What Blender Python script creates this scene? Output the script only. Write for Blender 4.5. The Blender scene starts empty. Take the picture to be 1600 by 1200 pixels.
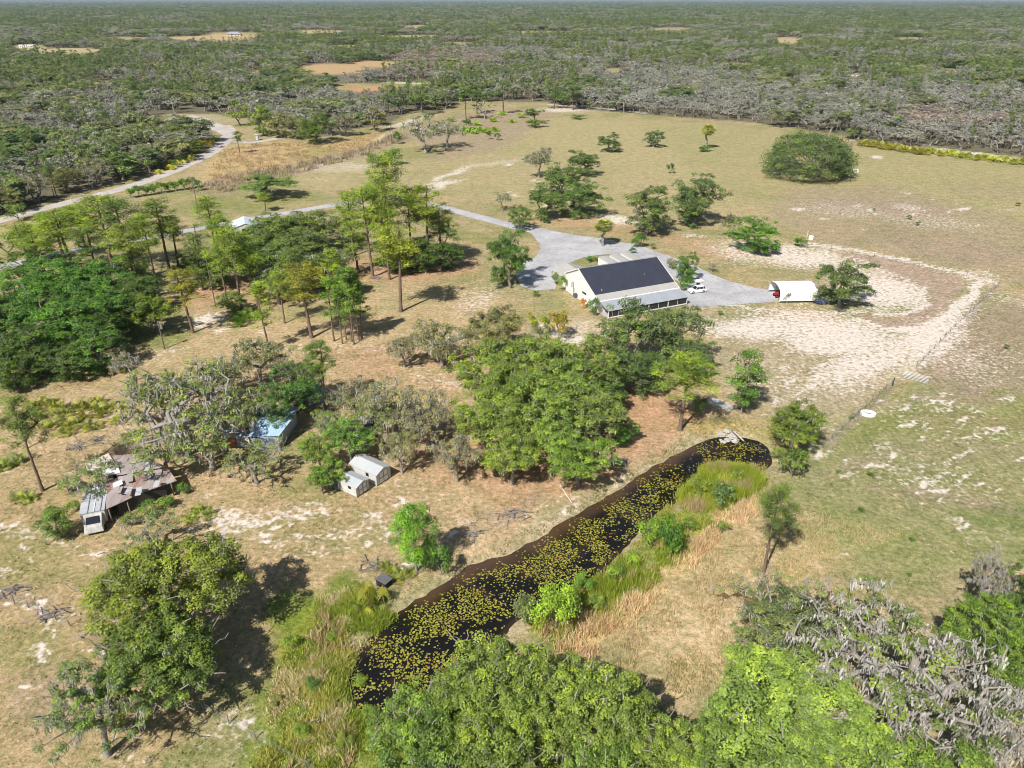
import bpy, bmesh, math, random
import numpy as np
from mathutils import Vector
sc = bpy.context.scene
COL = sc.collection

# ------------------------------------------------------------------ camera, sky, sun, exposure
CAMH, F, PITCH = 65.0, 1142.0, math.radians(27.8)
cam_d = bpy.data.cameras.new('camera')
cam_d.sensor_width = 36.0
cam_d.lens = 36.0 * F / 1600.0
cam_d.clip_start = 0.5
cam_d.clip_end = 60000
cam = bpy.data.objects.new('camera', cam_d)
COL.objects.link(cam)
cam.location = (0, 0, CAMH)
cam.rotation_euler = (math.radians(90) - PITCH, 0, 0)
sc.camera = cam

SUN_EL = math.radians(48)
SHADOW_AZ = math.radians(58)               # direction (from +X) in which shadows fall
sd = Vector((math.cos(SHADOW_AZ) * math.cos(SUN_EL), math.sin(SHADOW_AZ) * math.cos(SUN_EL), -math.sin(SUN_EL)))
world = bpy.data.worlds.new("World")
sc.world = world
world.use_nodes = True
wn = world.node_tree
sky = wn.nodes.new('ShaderNodeTexSky')
sky.sky_type = 'NISHITA'
sky.sun_disc = False
sky.sun_elevation = SUN_EL
sky.sun_rotation = math.atan2(-sd.x, -sd.y)
bg = wn.nodes['Background']
bg.inputs['Strength'].default_value = 0.064
wn.links.new(sky.outputs[0], bg.inputs['Color'])
sun_d = bpy.data.lights.new('sun', 'SUN')
sun_d.energy = 5.0
sun_d.angle = math.radians(0.5)
sun_d.color = (1.0, 0.95, 0.87)
sun = bpy.data.objects.new('sun', sun_d)
COL.objects.link(sun)
sun.rotation_euler = sd.to_track_quat('-Z', 'Y').to_euler()
sun.location = (0, 0, 200)
sc.view_settings.view_transform = 'Standard'
sc.view_settings.look = 'None'
sc.view_settings.gamma = 1
sc.view_settings.exposure = 0.38
sc.cycles.max_bounces = 5
sc.cycles.diffuse_bounces = 3
sc.cycles.glossy_bounces = 2
sc.cycles.transmission_bounces = 2
sc.cycles.volume_bounces = 0
sc.cycles.filter_width = 1.0
sc.cycles.sample_clamp_indirect = 3.0

# ------------------------------------------------------------------ surveying helpers (photo reading -> place on the ground)
CP, SP = math.cos(PITCH), math.sin(PITCH)
def G(x, y, z=0.0):
    u = (x - 800) / F; v = (600 - y) / F
    dy = CP + v * SP; dz = -SP + v * CP
    t = (z - CAMH) / dz
    return u * t, dy * t
def P(X, Y, Z):
    Z = Z - CAMH
    dep = Y * CP - Z * SP
    return 800 + F * X / dep, 600 - F * (Y * SP + Z * CP) / dep
def depth(X, Y, Z=0.0):
    return Y * CP - (Z - CAMH) * SP
def Hmeas(bx, by, ty):
    X, Y = G(bx, by); lo, hi = 0, 60
    for i in range(40):
        m = (lo + hi) / 2
        if P(X, Y, m)[1] > ty: lo = m
        else: hi = m
    return m
rng = np.random.default_rng(7)
random.seed(7)

# ------------------------------------------------------------------ noise and polygons
def _h(ix, iy, s):
    n = (ix * 374761393 + iy * 668265263 + s * 1442695041) & 0xffffffff
    n = ((n ^ (n >> 13)) * 1274126177) & 0xffffffff
    return ((n ^ (n >> 16)) & 0xffffff) / float(0xffffff)
def vnoise(x, y, s=0):
    x = np.asarray(x, float); y = np.asarray(y, float)
    ix = np.floor(x).astype(np.int64); iy = np.floor(y).astype(np.int64)
    fx = x - ix; fy = y - iy
    fx = fx * fx * (3 - 2 * fx); fy = fy * fy * (3 - 2 * fy)
    a = _h(ix, iy, s); b = _h(ix + 1, iy, s); c = _h(ix, iy + 1, s); d = _h(ix + 1, iy + 1, s)
    return a + (b - a) * fx + (c - a) * fy + (a - b - c + d) * fx * fy
def fbm(x, y, s=0, o=4):
    r = 0; a = 0.5; t = 0
    for k in range(o):
        r = r + a * vnoise(x * 2 ** k, y * 2 ** k, s + k * 17); t += a; a *= .5
    return r / t
def inpoly(x, y, poly):
    x = np.asarray(x, float); y = np.asarray(y, float)
    r = np.zeros(x.shape, bool); n = len(poly)
    for i in range(n):
        x1, y1 = poly[i]; x2, y2 = poly[(i + 1) % n]
        if y1 == y2: continue
        c = (y1 > y) != (y2 > y)
        r ^= c & (x < (x2 - x1) * (y - y1) / (y2 - y1) + x1)
    return r
def polydist(x, y, poly, closed=True):
    d = np.full(np.shape(x), 1e9)
    n = len(poly)
    for i in range(n if closed else n - 1):
        x1, y1 = poly[i]; x2, y2 = poly[(i + 1) % n]
        dx, dy = x2 - x1, y2 - y1
        t = np.clip(((x - x1) * dx + (y - y1) * dy) / (dx * dx + dy * dy + 1e-9), 0, 1)
        d = np.minimum(d, np.hypot(x - x1 - t * dx, y - y1 - t * dy))
    return d
def sstep(a, b, x):
    t = np.clip((x - a) / (b - a), 0, 1)
    return t * t * (3 - 2 * t)

# ------------------------------------------------------------------ materials
def new_mat(name):
    m = bpy.data.materials.new(name); m.use_nodes = True
    nt = m.node_tree
    return m, nt, nt.nodes['Principled BSDF'], nt.nodes['Material Output']
def N(nt, t, **kw):
    n = nt.nodes.new(t)
    for k, v in kw.items():
        if k.startswith('_'): setattr(n, k[1:], v)
        else: n.inputs[k].default_value = v
    return n
def mixc(nt, fac, a, b, mode='MIX'):
    m = nt.nodes.new('ShaderNodeMix'); m.data_type = 'RGBA'; m.blend_type = mode
    for sock, v in ((m.inputs[0], fac), (m.inputs[6], a), (m.inputs[7], b)):
        if isinstance(v, bpy.types.NodeSocket): nt.links.new(v, sock)
        elif isinstance(v, (int, float)): sock.default_value = v
        else: sock.default_value = (*v, 1)
    return m.outputs[2]
def maprange(nt, v, a, b, c=0.0, d=1.0):
    m = nt.nodes.new('ShaderNodeMapRange')
    nt.links.new(v, m.inputs[0])
    m.inputs[1].default_value = a; m.inputs[2].default_value = b
    m.inputs[3].default_value = c; m.inputs[4].default_value = d
    return m.outputs[0]
def plain(name, col, rough=0.7, metal=0.0, noise=0.15, scale=1.5, spec=0.3, col2=None):
    m, nt, b, o = new_mat(name)
    tc = N(nt, 'ShaderNodeTexCoord')
    nz = N(nt, 'ShaderNodeTexNoise', Scale=scale, Detail=5.0, Roughness=0.65)
    nt.links.new(tc.outputs['Object'], nz.inputs['Vector'])
    f = maprange(nt, nz.outputs[0], 0.3, 0.7)
    c2 = col2 if col2 else tuple(c * (1 - 2.0 * noise) for c in col)
    nt.links.new(mixc(nt, f, c2, col), b.inputs['Base Color'])
    b.inputs['Roughness'].default_value = rough
    b.inputs['Metallic'].default_value = metal
    b.inputs['Specular IOR Level'].default_value = spec
    return m
def ribbed(name, col, col2, rib=0.25, axis='X', rough=0.45, metal=0.0, rust=None, rustamt=0.5):
    m, nt, b, o = new_mat(name)
    tc = N(nt, 'ShaderNodeTexCoord')
    nz = N(nt, 'ShaderNodeTexNoise', Scale=0.6, Detail=6.0, Roughness=0.7)
    mp = N(nt, 'ShaderNodeMapping')
    mp.inputs['Scale'].default_value = (1.0, 0.25, 1.0) if axis == 'X' else (0.25, 1.0, 1.0)
    nt.links.new(tc.outputs['Object'], mp.inputs[0]); nt.links.new(mp.outputs[0], nz.inputs['Vector'])
    c = mixc(nt, maprange(nt, nz.outputs[0], 0.3, 0.7), col2, col)
    if rust:
        nz2 = N(nt, 'ShaderNodeTexNoise', Scale=0.45, Detail=8.0, Roughness=0.7)
        nt.links.new(mp.outputs[0], nz2.inputs['Vector'])
        c = mixc(nt, maprange(nt, nz2.outputs[0], 0.62 - rustamt * .3, 0.72 - rustamt * .3), c, rust)
    sp = N(nt, 'ShaderNodeSeparateXYZ'); nt.links.new(tc.outputs['Object'], sp.inputs[0])
    mu = N(nt, 'ShaderNodeMath', _operation='MULTIPLY'); nt.links.new(sp.outputs[axis], mu.inputs[0]); mu.inputs[1].default_value = 1 / rib
    fr = N(nt, 'ShaderNodeMath', _operation='FRACT'); nt.links.new(mu.outputs[0], fr.inputs[0])
    pp = N(nt, 'ShaderNodeMath', _operation='PINGPONG'); nt.links.new(fr.outputs[0], pp.inputs[0]); pp.inputs[1].default_value = 0.5
    bp = N(nt, 'ShaderNodeBump', Strength=0.6, Distance=0.04)
    nt.links.new(maprange(nt, pp.outputs[0], 0.0, 0.12), bp.inputs['Height'])
    nt.links.new(c, b.inputs['Base Color']); nt.links.new(bp.outputs[0], b.inputs['Normal'])
    b.inputs['Roughness'].default_value = rough; b.inputs['Metallic'].default_value = metal
    return m
def foliage(name, objcol=True, ca=None, cb=None, trans=0.3, vlo=0.5, vhi=1.45, hue=True):
    """leaf clumps: object colour (or a range by object random) varied by the per-leaf attribute"""
    m, nt, b, o = new_mat(name)
    oi = N(nt, 'ShaderNodeObjectInfo')
    at = N(nt, 'ShaderNodeAttribute', _attribute_name='v')
    if objcol: base = oi.outputs['Color']
    else: base = mixc(nt, oi.outputs['Random'], ca, cb)
    if hue:      # the clumps with new growth are yellower
        base2 = mixc(nt, 1.0, base, (1.38, 1.24, 0.6), 'MULTIPLY')
        base = mixc(nt, maprange(nt, at.outputs['Fac'], 0.5, 1.0), base, base2)
    val = maprange(nt, at.outputs['Fac'], 0, 1, vlo, vhi)
    vm = N(nt, 'ShaderNodeVectorMath', _operation='SCALE')
    nt.links.new(base, vm.inputs[0]); nt.links.new(val, vm.inputs['Scale'])
    nt.links.new(vm.outputs[0], b.inputs['Base Color'])
    b.inputs['Roughness'].default_value = 0.5
    b.inputs['Specular IOR Level'].default_value = 0.35
    tr = N(nt, 'ShaderNodeBsdfTranslucent')
    tm = N(nt, 'ShaderNodeVectorMath', _operation='MULTIPLY'); tm.inputs[1].default_value = (1.5, 1.6, 0.7)
    nt.links.new(vm.outputs[0], tm.inputs[0]); nt.links.new(tm.outputs[0], tr.inputs['Color'])
    mx = N(nt, 'ShaderNodeMixShader', Fac=trans)
    nt.links.new(b.outputs[0], mx.inputs[1]); nt.links.new(tr.outputs[0], mx.inputs[2])
    nt.links.new(mx.outputs[0], o.inputs['Surface'])
    return m
def attrcol(name, rough=0.8, trans=0.45, attr='col'):
    m, nt, b, o = new_mat(name)
    at = N(nt, 'ShaderNodeAttribute', _attribute_name=attr)
    nt.links.new(at.outputs['Color'], b.inputs['Base Color'])
    b.inputs['Roughness'].default_value = rough
    b.inputs['Specular IOR Level'].default_value = 0.25
    if trans:
        tr = N(nt, 'ShaderNodeBsdfTranslucent'); nt.links.new(at.outputs['Color'], tr.inputs['Color'])
        mx = N(nt, 'ShaderNodeMixShader', Fac=trans)
        nt.links.new(b.outputs[0], mx.inputs[1]); nt.links.new(tr.outputs[0], mx.inputs[2])
        nt.links.new(mx.outputs[0], o.inputs['Surface'])
    return m

M_LEAF = foliage('oak_leaves', trans=0.2)
M_PINE = foliage('pine_needles', trans=0.2)
M_MOSS = foliage('hanging_moss', trans=0.25, vlo=0.7, vhi=1.25, hue=False)
M_BARK = plain('bark', (0.34, 0.305, 0.27), 0.9, noise=0.25, scale=3)
M_PBARK = plain('pine_bark', (0.22, 0.155, 0.12), 0.9, noise=0.2, scale=3)
M_GREYBARK = plain('weathered_bark', (0.33, 0.30, 0.27), 0.9, noise=0.2, scale=3)
M_FAN = foliage('palm_fronds', trans=0.25)
M_GRASS = attrcol('grass_blades')
M_PAD = attrcol('pad_leaf', rough=0.45, trans=0.1)

# ------------------------------------------------------------------ mesh helpers
def np_mesh(name, V, Q=None, T=None, mats=(), mq=None, mt=None, fattr=None, fcol=None, smooth=False):
    """V (n,3); Q (q,4) quads; T (t,3) tris; material indices; per-face float attr 'v'; per-face colour 'col'"""
    me = bpy.data.meshes.new(name)
    V = np.asarray(V, np.float32)
    nq = 0 if Q is None else len(Q); nt_ = 0 if T is None else len(T)
    parts = []
    if nq: parts.append(np.asarray(Q, np.int32).ravel())
    if nt_: parts.append(np.asarray(T, np.int32).ravel())
    loops = np.concatenate(parts)
    tot = np.concatenate([np.full(nq, 4, np.int32), np.full(nt_, 3, np.int32)])
    start = np.concatenate([[0], np.cumsum(tot)[:-1]]).astype(np.int32)
    me.vertices.add(len(V)); me.vertices.foreach_set('co', V.ravel())
    me.loops.add(len(loops)); me.loops.foreach_set('vertex_index', loops)
    me.polygons.add(nq + nt_)
    me.polygons.foreach_set('loop_start', start)
    me.polygons.foreach_set('loop_total', tot)
    for m in mats: me.materials.append(m)
    if mq is not None or mt is not None:
        mi = np.concatenate([np.zeros(nq, np.int32) if mq is None else np.asarray(mq, np.int32),
                             np.zeros(nt_, np.int32) if mt is None else np.asarray(mt, np.int32)])
        me.polygons.foreach_set('material_index', mi)
    if smooth: me.polygons.foreach_set('use_smooth', np.ones(nq + nt_, bool))
    if fattr is not None:
        a = me.attributes.new('v', 'FLOAT', 'FACE'); a.data.foreach_set('value', np.asarray(fattr, np.float32))
    if fcol is not None:
        a = me.attributes.new('col', 'FLOAT_COLOR', 'FACE')
        c = np.ones((nq + nt_, 4), np.float32); c[:, :3] = fcol
        a.data.foreach_set('color', c.ravel())
    me.update(calc_edges=True)
    return me
def mobj(name, me, parent=None, loc=None):
    o = bpy.data.objects.new(name, me); COL.objects.link(o)
    if parent is not None: o.parent = parent
    if loc is not None: o.location = loc
    return o
def tag(o, label=None, cat=None, group=None, kind=None):
    if label: o['label'] = label
    if cat: o['category'] = cat
    if group: o['group'] = group
    if kind: o['kind'] = kind
    return o
def empty(name, loc, rz=0.0, label=None, cat=None, group=None):
    o = bpy.data.objects.new(name, None); COL.objects.link(o)
    o.location = loc; o.rotation_euler = (0, 0, rz); o.empty_display_size = 0.3
    return tag(o, label, cat, group)

class MB:
    def __init__(s): s.v = []; s.f = []; s.m = []
    def add(s, vs, fs, mi=0):
        n = len(s.v); s.v += [tuple(v) for v in vs]
        for f in fs: s.f.append(tuple(i + n for i in f)); s.m.append(mi)
        return s
    def box(s, x0, x1, y0, y1, z0, z1, mi=0):
        v = [(x0, y0, z0), (x1, y0, z0), (x1, y1, z0), (x0, y1, z0), (x0, y0, z1), (x1, y0, z1), (x1, y1, z1), (x0, y1, z1)]
        return s.add(v, [(0, 3, 2, 1), (4, 5, 6, 7), (0, 1, 5, 4), (1, 2, 6, 5), (2, 3, 7, 6), (3, 0, 4, 7)], mi)
    def hexa(s, v, mi=0):   # 8 points: bottom ring then top ring
        return s.add(v, [(0, 3, 2, 1), (4, 5, 6, 7), (0, 1, 5, 4), (1, 2, 6, 5), (2, 3, 7, 6), (3, 0, 4, 7)], mi)
    def slab(s, quad, th, mi=0):  # quad of 4 points, thickness downwards
        b = [(x, y, z - th) for x, y, z in quad]
        return s.hexa(b + list(quad), mi)
    def tube(s, p, q, r0, r1=None, n=8, mi=0, caps=True):
        p = Vector(p); q = Vector(q); r1 = r0 if r1 is None else r1
        d = (q - p).normalized(); a = d.orthogonal().normalized(); b = d.cross(a)
        vs = [p + (a * math.cos(t) + b * math.sin(t)) * r0 for t in [2 * math.pi * k / n for k in range(n)]]
        vs += [q + (a * math.cos(t) + b * math.sin(t)) * r1 for t in [2 * math.pi * k / n for k in range(n)]]
        fs = [(k, (k + 1) % n, n + (k + 1) % n, n + k) for k in range(n)]
        if caps: fs += [tuple(range(n))[::-1], tuple(range(n, 2 * n))]
        return s.add(vs, fs, mi)
    def prism(s, prof, y0, y1, mi=0):  # profile in x,z extruded along y
        n = len(prof)
        vs = [(x, y0, z) for x, z in prof] + [(x, y1, z) for x, z in prof]
        fs = [(k, (k + 1) % n, n + (k + 1) % n, n + k) for k in range(n)] + [tuple(range(n))[::-1], tuple(range(n, 2 * n))]
        return s.add(vs, fs, mi)
    def prismx(s, prof, x0, x1, mi=0):  # profile in y,z extruded along x
        n = len(prof)
        vs = [(x0, y, z) for y, z in prof] + [(x1, y, z) for y, z in prof]
        fs = [(k, (k + 1) % n, n + (k + 1) % n, n + k) for k in range(n)] + [tuple(range(n))[::-1], tuple(range(n, 2 * n))]
        return s.add(vs, fs, mi)
    def build(s, name, mats, parent=None, bevel=0.0, loc=None, smooth=False):
        me = bpy.data.meshes.new(name)
        me.from_pydata(s.v, [], s.f)
        for m in (mats if isinstance(mats, (list, tuple)) else [mats]): me.materials.append(m)
        me.polygons.foreach_set('material_index', s.m)
        bm = bmesh.new(); bm.from_mesh(me)
        bmesh.ops.recalc_face_normals(bm, faces=bm.faces)
        if bevel:
            bmesh.ops.bevel(bm, geom=[e for e in bm.edges], offset=bevel, segments=2, profile=0.5, affect='EDGES', clamp_overlap=True)
        bm.to_mesh(me); bm.free()
        if smooth: me.polygons.foreach_set('use_smooth', np.ones(len(me.polygons), bool))
        me.update()
        return mobj(name, me, parent, loc)

# ------------------------------------------------------------------ ground sheet
C_PAST = (0.315, 0.265, 0.15); C_GREEN = (0.20, 0.215, 0.075); C_TAN = (0.44, 0.32, 0.195); C_STRAW = (0.46, 0.34, 0.17)
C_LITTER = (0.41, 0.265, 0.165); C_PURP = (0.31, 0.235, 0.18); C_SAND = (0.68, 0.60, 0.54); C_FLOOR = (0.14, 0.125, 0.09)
C_LUSH = (0.15, 0.20, 0.03); C_DARK = (0.10, 0.085, 0.045)
POND_PX = [(1197, 705), (1186, 694), (1165, 688), (1130, 684), (1105, 692), (1075, 705), (1020, 735), (960, 775), (920, 798), (860, 836),
           (800, 870), (740, 888), (705, 912), (660, 940), (620, 966), (590, 992), (562, 1025), (546, 1062), (552, 1098), (585, 1125),
           (640, 1128), (700, 1095), (728, 1035), (762, 1005), (815, 955), (868, 925), (935, 890), (980, 845), (1008, 812), (1060, 775),
           (1066, 748), (1105, 727), (1150, 720), (1188, 732), (1200, 722)]
POND = [G(x, y, -0.45) for x, y in POND_PX]
def pond_sd(X, Y):
    d = polydist(X, Y, POND)
    return np.where(inpoly(X, Y, POND), -d, d)
def gz(X, Y):
    X = np.asarray(X, float); Y = np.asarray(Y, float)
    z = np.zeros(X.shape)
    m = (np.abs(X - 5) < 75) & (Y > 25) & (Y < 130)
    if m.any():
        d = pond_sd(X[m], Y[m]) + (fbm(X[m] / 1.5, Y[m] / 1.5, 5) - .5) * 1.0
        z[m] = -1.25 * (1 - sstep(-2.2, 2.6, d)) + 0.25 * sstep(2.0, 4.0, d) * (1 - sstep(4.0, 7.0, d)) * (fbm(X[m] / 3, Y[m] / 3, 9))
    return z
def gzs(X, Y): return float(gz(np.array([X]), np.array([Y]))[0])

OPS = [  # ('e', cx, cy, rx, ry, rotation deg, colour, strength) or ('p', polygon, edge metres, colour, strength)  -- real patches of the ground
 ('p', [(-200, 600), (0, 600), (280, 520), (430, 470), (700, 440), (800, 465), (930, 500), (1110, 520), (1140, 620), (1060, 700), (900, 790), (700, 900), (500, 940), (300, 860), (0, 700)], 2.5, C_TAN, .7),
 ('p', [(820, 200), (900, 180), (1180, 200), (1320, 225), (1600, 262), (1900, 300), (1900, 420), (1600, 400), (1400, 330), (1100, 290), (900, 250)], 5, (0.335, 0.295, 0.155), .7),
 ('p', [(470, 260), (720, 200), (840, 185), (1000, 190), (1100, 290), (1400, 350), (1200, 360), (900, 330), (600, 290), (440, 300)], 5, (0.37, 0.31, 0.175), .6),
 ('p', [(1240, 290), (1400, 290), (1620, 350), (1900, 400), (1900, 520), (1560, 430), (1280, 372), (1200, 340)], 4, C_PURP, .5),
 ('e', 1430, 330, 60, 12, 5, C_PURP, .7), ('e', 1500, 390, 110, 18, 8, C_PURP, .5), ('e', 1330, 320, 70, 14, 0, C_PURP, .5), ('e', 1560, 300, 90, 14, 4, C_PURP, .3),
 ('p', [(700, 180), (800, 170), (860, 175), (840, 200), (780, 232), (700, 250), (660, 245), (650, 200)], 4, C_PURP, .65),
 ('p', [(350, 232), (400, 222), (500, 222), (620, 205), (560, 235), (440, 262), (360, 285), (300, 292), (330, 255)], 3, C_STRAW, .8),
 ('p', [(300, 296), (340, 275), (430, 262), (560, 232), (640, 205), (650, 215), (560, 248), (440, 280), (370, 300), (320, 306)], 3, C_PURP, .8),
 ('e', 400, 240, 50, 10, -10, (0.43, 0.30, 0.18), .7),
 ('e', 520, 262, 60, 8, 0, C_SAND, .25), ('e', 560, 320, 40, 8, 0, C_SAND, .2),
 ('e', 400, 312, 90, 14, -3, C_GREEN, .5), ('e', 490, 240, 40, 8, -12, C_GREEN, .5), ('e', 640, 240, 60, 10, -6, C_GREEN, .55), ('e', 745, 203, 30, 5, 0, C_LUSH, .9),
 ('e', 290, 300, 60, 10, -10, C_GREEN, .5), ('e', 300, 385, 120, 16, -3, C_GREEN, .45), ('e', 330, 320, 40, 8, 0, C_GREEN, .5),
 ('e', 740, 370, 60, 10, 20, C_GREEN, .6), ('e', 720, 430, 60, 14, -10, C_GREEN, .5),('e', 790, 440, 60, 10, -10, C_GREEN, .3),
 ('e', 660, 420, 90, 22, -5, C_LITTER, .9), ('e', 560, 420, 70, 22, 0, C_LITTER, .8), ('e', 350, 450, 60, 28, -10, C_LITTER, .85), ('e', 400, 460, 90, 20, 0, C_LITTER, .6), ('e', 300, 470, 60, 20, 0, C_LITTER, .6),
 ('e', 640, 470, 60, 12, -10, C_GREEN, .3), ('e', 840, 490, 60, 14, 0, C_GREEN, .4),
 ('e', 620, 560, 90, 24, 0, C_LITTER, .6), ('e', 690, 600, 70, 18, 0, C_LITTER, .5), ('e', 560, 580, 50, 16, 0, C_LITTER, .5), ('e', 480, 490, 60, 16, 0, C_GREEN, .4),
 ('e', 80, 560, 180, 20, -12, C_PAST, .7), ('e', 60, 605, 190, 16, -8, C_GREEN, .45), ('e', 250, 530, 60, 14, -10, C_GREEN, .8), ('e', 130, 600, 120, 8, -10, C_LITTER, .4),
 ('p', [(990, 610), (1090, 620), (1120, 650), (1060, 690), (980, 740), (900, 770), (820, 800), (700, 740), (690, 690), (850, 640)], 2.5, C_LITTER, .9),
 ('e', 740, 735, 110, 30, 5, C_LITTER, .6), ('e', 1010, 640, 60, 28, 0, (0.44, 0.27, 0.16), .7), ('e', 900, 740, 70, 25, 0, (0.42, 0.26, 0.16), .6),
 ('e', 850, 520, 60, 10, 0, C_PURP, .4), ('e', 900, 520, 60, 22, 0, C_SAND, .3),
 ('p', [(0, 700), (120, 700), (300, 790), (480, 730), (700, 790), (620, 880), (520, 920), (460, 960), (330, 1060), (200, 1200), (0, 1230), (-150, 1100)], 3, (0.37, 0.275, 0.155), .8),
 ('e', 430, 830, 150, 30, -15, C_GREEN, .3), ('e', 560, 850, 90, 20, -15, C_GREEN, .35), ('e', 60, 1010, 90, 40, 10, C_GREEN, .45), ('e', 50, 860, 70, 40, 10, C_GREEN, .45), ('e', 130, 900, 60, 20, 0, C_GREEN, .3),
 ('e', 400, 1080, 70, 40, -30, C_GREEN, .4), ('e', 340, 1170, 90, 30, 10, C_GREEN, .45), ('e', 430, 700, 60, 30, 0, C_GREEN, .5), ('e', 480, 760, 60, 20, 0, C_GREEN, .45), ('e', 20, 650, 80, 20, 0, C_GREEN, .3),
 ('e', 100, 1100, 90, 70, 0, C_PURP, .35), ('e', 40, 930, 60, 14, 20, C_PURP, .5),
 ('p', [(540, 900), (600, 930), (620, 965), (560, 1020), (530, 1070), (560, 1130), (660, 1200), (620, 1260), (400, 1260), (390, 1160), (400, 1080), (440, 980), (500, 930)], 1.5, C_LUSH, .85),
 ('e', 500, 1010, 40, 60, 20, (0.24, 0.24, 0.04), .7), ('e', 520, 1100, 30, 60, 0, C_TAN, .7), ('e', 470, 960, 40, 30, -30, C_LUSH, .8),
 ('p', [(1075, 735), (1190, 722), (1195, 760), (1150, 800), (1090, 850), (1040, 880), (960, 950), (900, 1010), (860, 1020), (820, 970), (880, 930), (940, 895), (990, 845), (1010, 815), (1065, 775)], 1.2, C_LUSH, .85),
 ('p', [(1140, 750), (1190, 740), (1180, 790), (1110, 850), (1040, 920), (980, 980), (930, 1030), (870, 1020), (900, 990), (960, 930), (1020, 890), (1100, 820)], 1.0, C_STRAW, .9),
 ('p', [(1200, 780), (1260, 830), (1400, 850), (1250, 900), (1150, 960), (1200, 1010), (1180, 1090), (1060, 1080), (960, 1010), (1040, 930), (1130, 850), (1180, 790)], 2.5, (0.42, 0.325, 0.18), .8),
 ('e', 1330, 840, 110, 24, -5, (0.42, 0.33, 0.17), .6), ('e', 1100, 990, 90, 50, 0, (0.50, 0.38, 0.24), .6), ('e', 1180, 830, 50, 30, -30, C_TAN, .5),
 ('p', [(1230, 720), (1300, 690), (1400, 600), (1480, 590), (1620, 560), (1900, 620), (1900, 960), (1600, 900), (1400, 900), (1300, 860), (1250, 800)], 3, (0.225, 0.24, 0.095), .8),
 ('e', 1380, 660, 70, 20, -20, C_GREEN, .7), ('e', 1400, 740, 90, 24, 0, C_GREEN, .5), ('e', 1560, 800, 60, 24, 0, (0.13, 0.19, 0.04), .7), ('e', 1330, 800, 60, 16, 0, C_GREEN, .5), ('e', 1480, 700, 120, 20, 5, C_PURP, .25),
 ('p', [(1470, 500), (1560, 470), (1700, 460), (1900, 520), (1900, 640), (1600, 610), (1500, 620), (1440, 600), (1430, 570)], 3, C_PURP, .7),
 ('p', [(1250, 730), (1330, 690), (1420, 700), (1620, 690), (1900, 760), (1900, 900), (1600, 830), (1450, 860), (1300, 800)], 4, C_PURP, .2), ('e', 1480, 775, 110, 14, 8, C_PURP, .4), ('e', 1340, 720, 60, 10, -10, C_PURP, .5),
 ('e', 1550, 660, 140, 20, 3, (0.25, 0.20, 0.11), .5), ('e', 1480, 620, 90, 14, 0, C_PURP, .5),
 ('p', [(1090, 480), (1210, 490), (1380, 540), (1400, 590), (1290, 680), (1210, 650), (1130, 620), (1110, 540)], 3, (0.38, 0.31, 0.22), .75),
 ('e', 1130, 495, 40, 8, 0, C_GREEN, .5), ('e', 1270, 590, 90, 24, -10, C_PAST, .5), ('e', 1210, 520, 30, 6, 0, C_GREEN, .5), ('e', 1260, 495, 60, 7, 5, C_LITTER, .8), ('e', 1160, 540, 60, 8, 0, C_PAST, .5),
 ('p', [(1310, 392), (1400, 405), (1500, 430), (1510, 445), (1480, 490), (1430, 512), (1370, 512), (1340, 495), (1345, 485), (1385, 500), (1440, 480), (1455, 455), (1400, 435), (1340, 410)], 1.2, (0.36, 0.265, 0.21), .85, .7),
 ('e', 1130, 395, 60, 10, 0, C_LITTER, .7), ('e', 1060, 375, 60, 10, 10, C_LITTER, .6), ('e', 890, 345, 90, 12, 5, C_LITTER, .6), ('e', 960, 360, 60, 9, 8, C_LITTER, .5), ('e', 950, 390, 30, 6, 10, C_LITTER, .6),
 ('e', 550, 106, 100, 12, -2, (0.44, 0.30, 0.17), .95), ('e', 600, 142, 55, 7, 3, (0.46, 0.26, 0.15), .95), ('e', 640, 130, 60, 4, 2, C_GREEN, .8), ('e', 330, 58, 90, 5, 0, (0.44, 0.33, 0.18), .9), ('e', 110, 78, 70, 5, 0, (0.42, 0.33, 0.20), .9),
 ('e', 1230, 64, 40, 5, 0, (0.42, 0.32, 0.2), .9), ('e', 500, 50, 60, 4, 0, (0.42, 0.33, 0.18), .9), ('e', 640, 55, 70, 3, 0, (0.42, 0.33, 0.18), .8),
 ('e', 640, 925, 50, 14, -30, C_GREEN, .5), ('e', 620, 890, 40, 14, -20, C_DARK, .4), ('e', 800, 800, 70, 12, -25, C_PURP, .5), ('e', 900, 800, 50, 10, -25, C_PURP, .4), ('e', 860, 815, 60, 8, -25, (0.42, 0.36, 0.24), .6),
 ('e', 1120, 665, 80, 16, 0, (0.36, 0.28, 0.10), .7), ('e', 1210, 690, 40, 20, 0, (0.33, 0.28, 0.08), .7), ('e', 1180, 660, 50, 12, 0, C_STRAW, .5),
 ('e', 1420, 570, 60, 7, -35, (0.55, 0.48, 0.36), .6),
 ('p', [(1278, 700), (1340, 644), (1396, 596), (1404, 602), (1346, 656), (1292, 706)], .4, (0.27, 0.23, 0.17), .75), ('p', [(1426, 578), (1494, 500), (1556, 442), (1564, 448), (1504, 510), (1438, 582)], .5, (0.28, 0.23, 0.18), .75),
]
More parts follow.
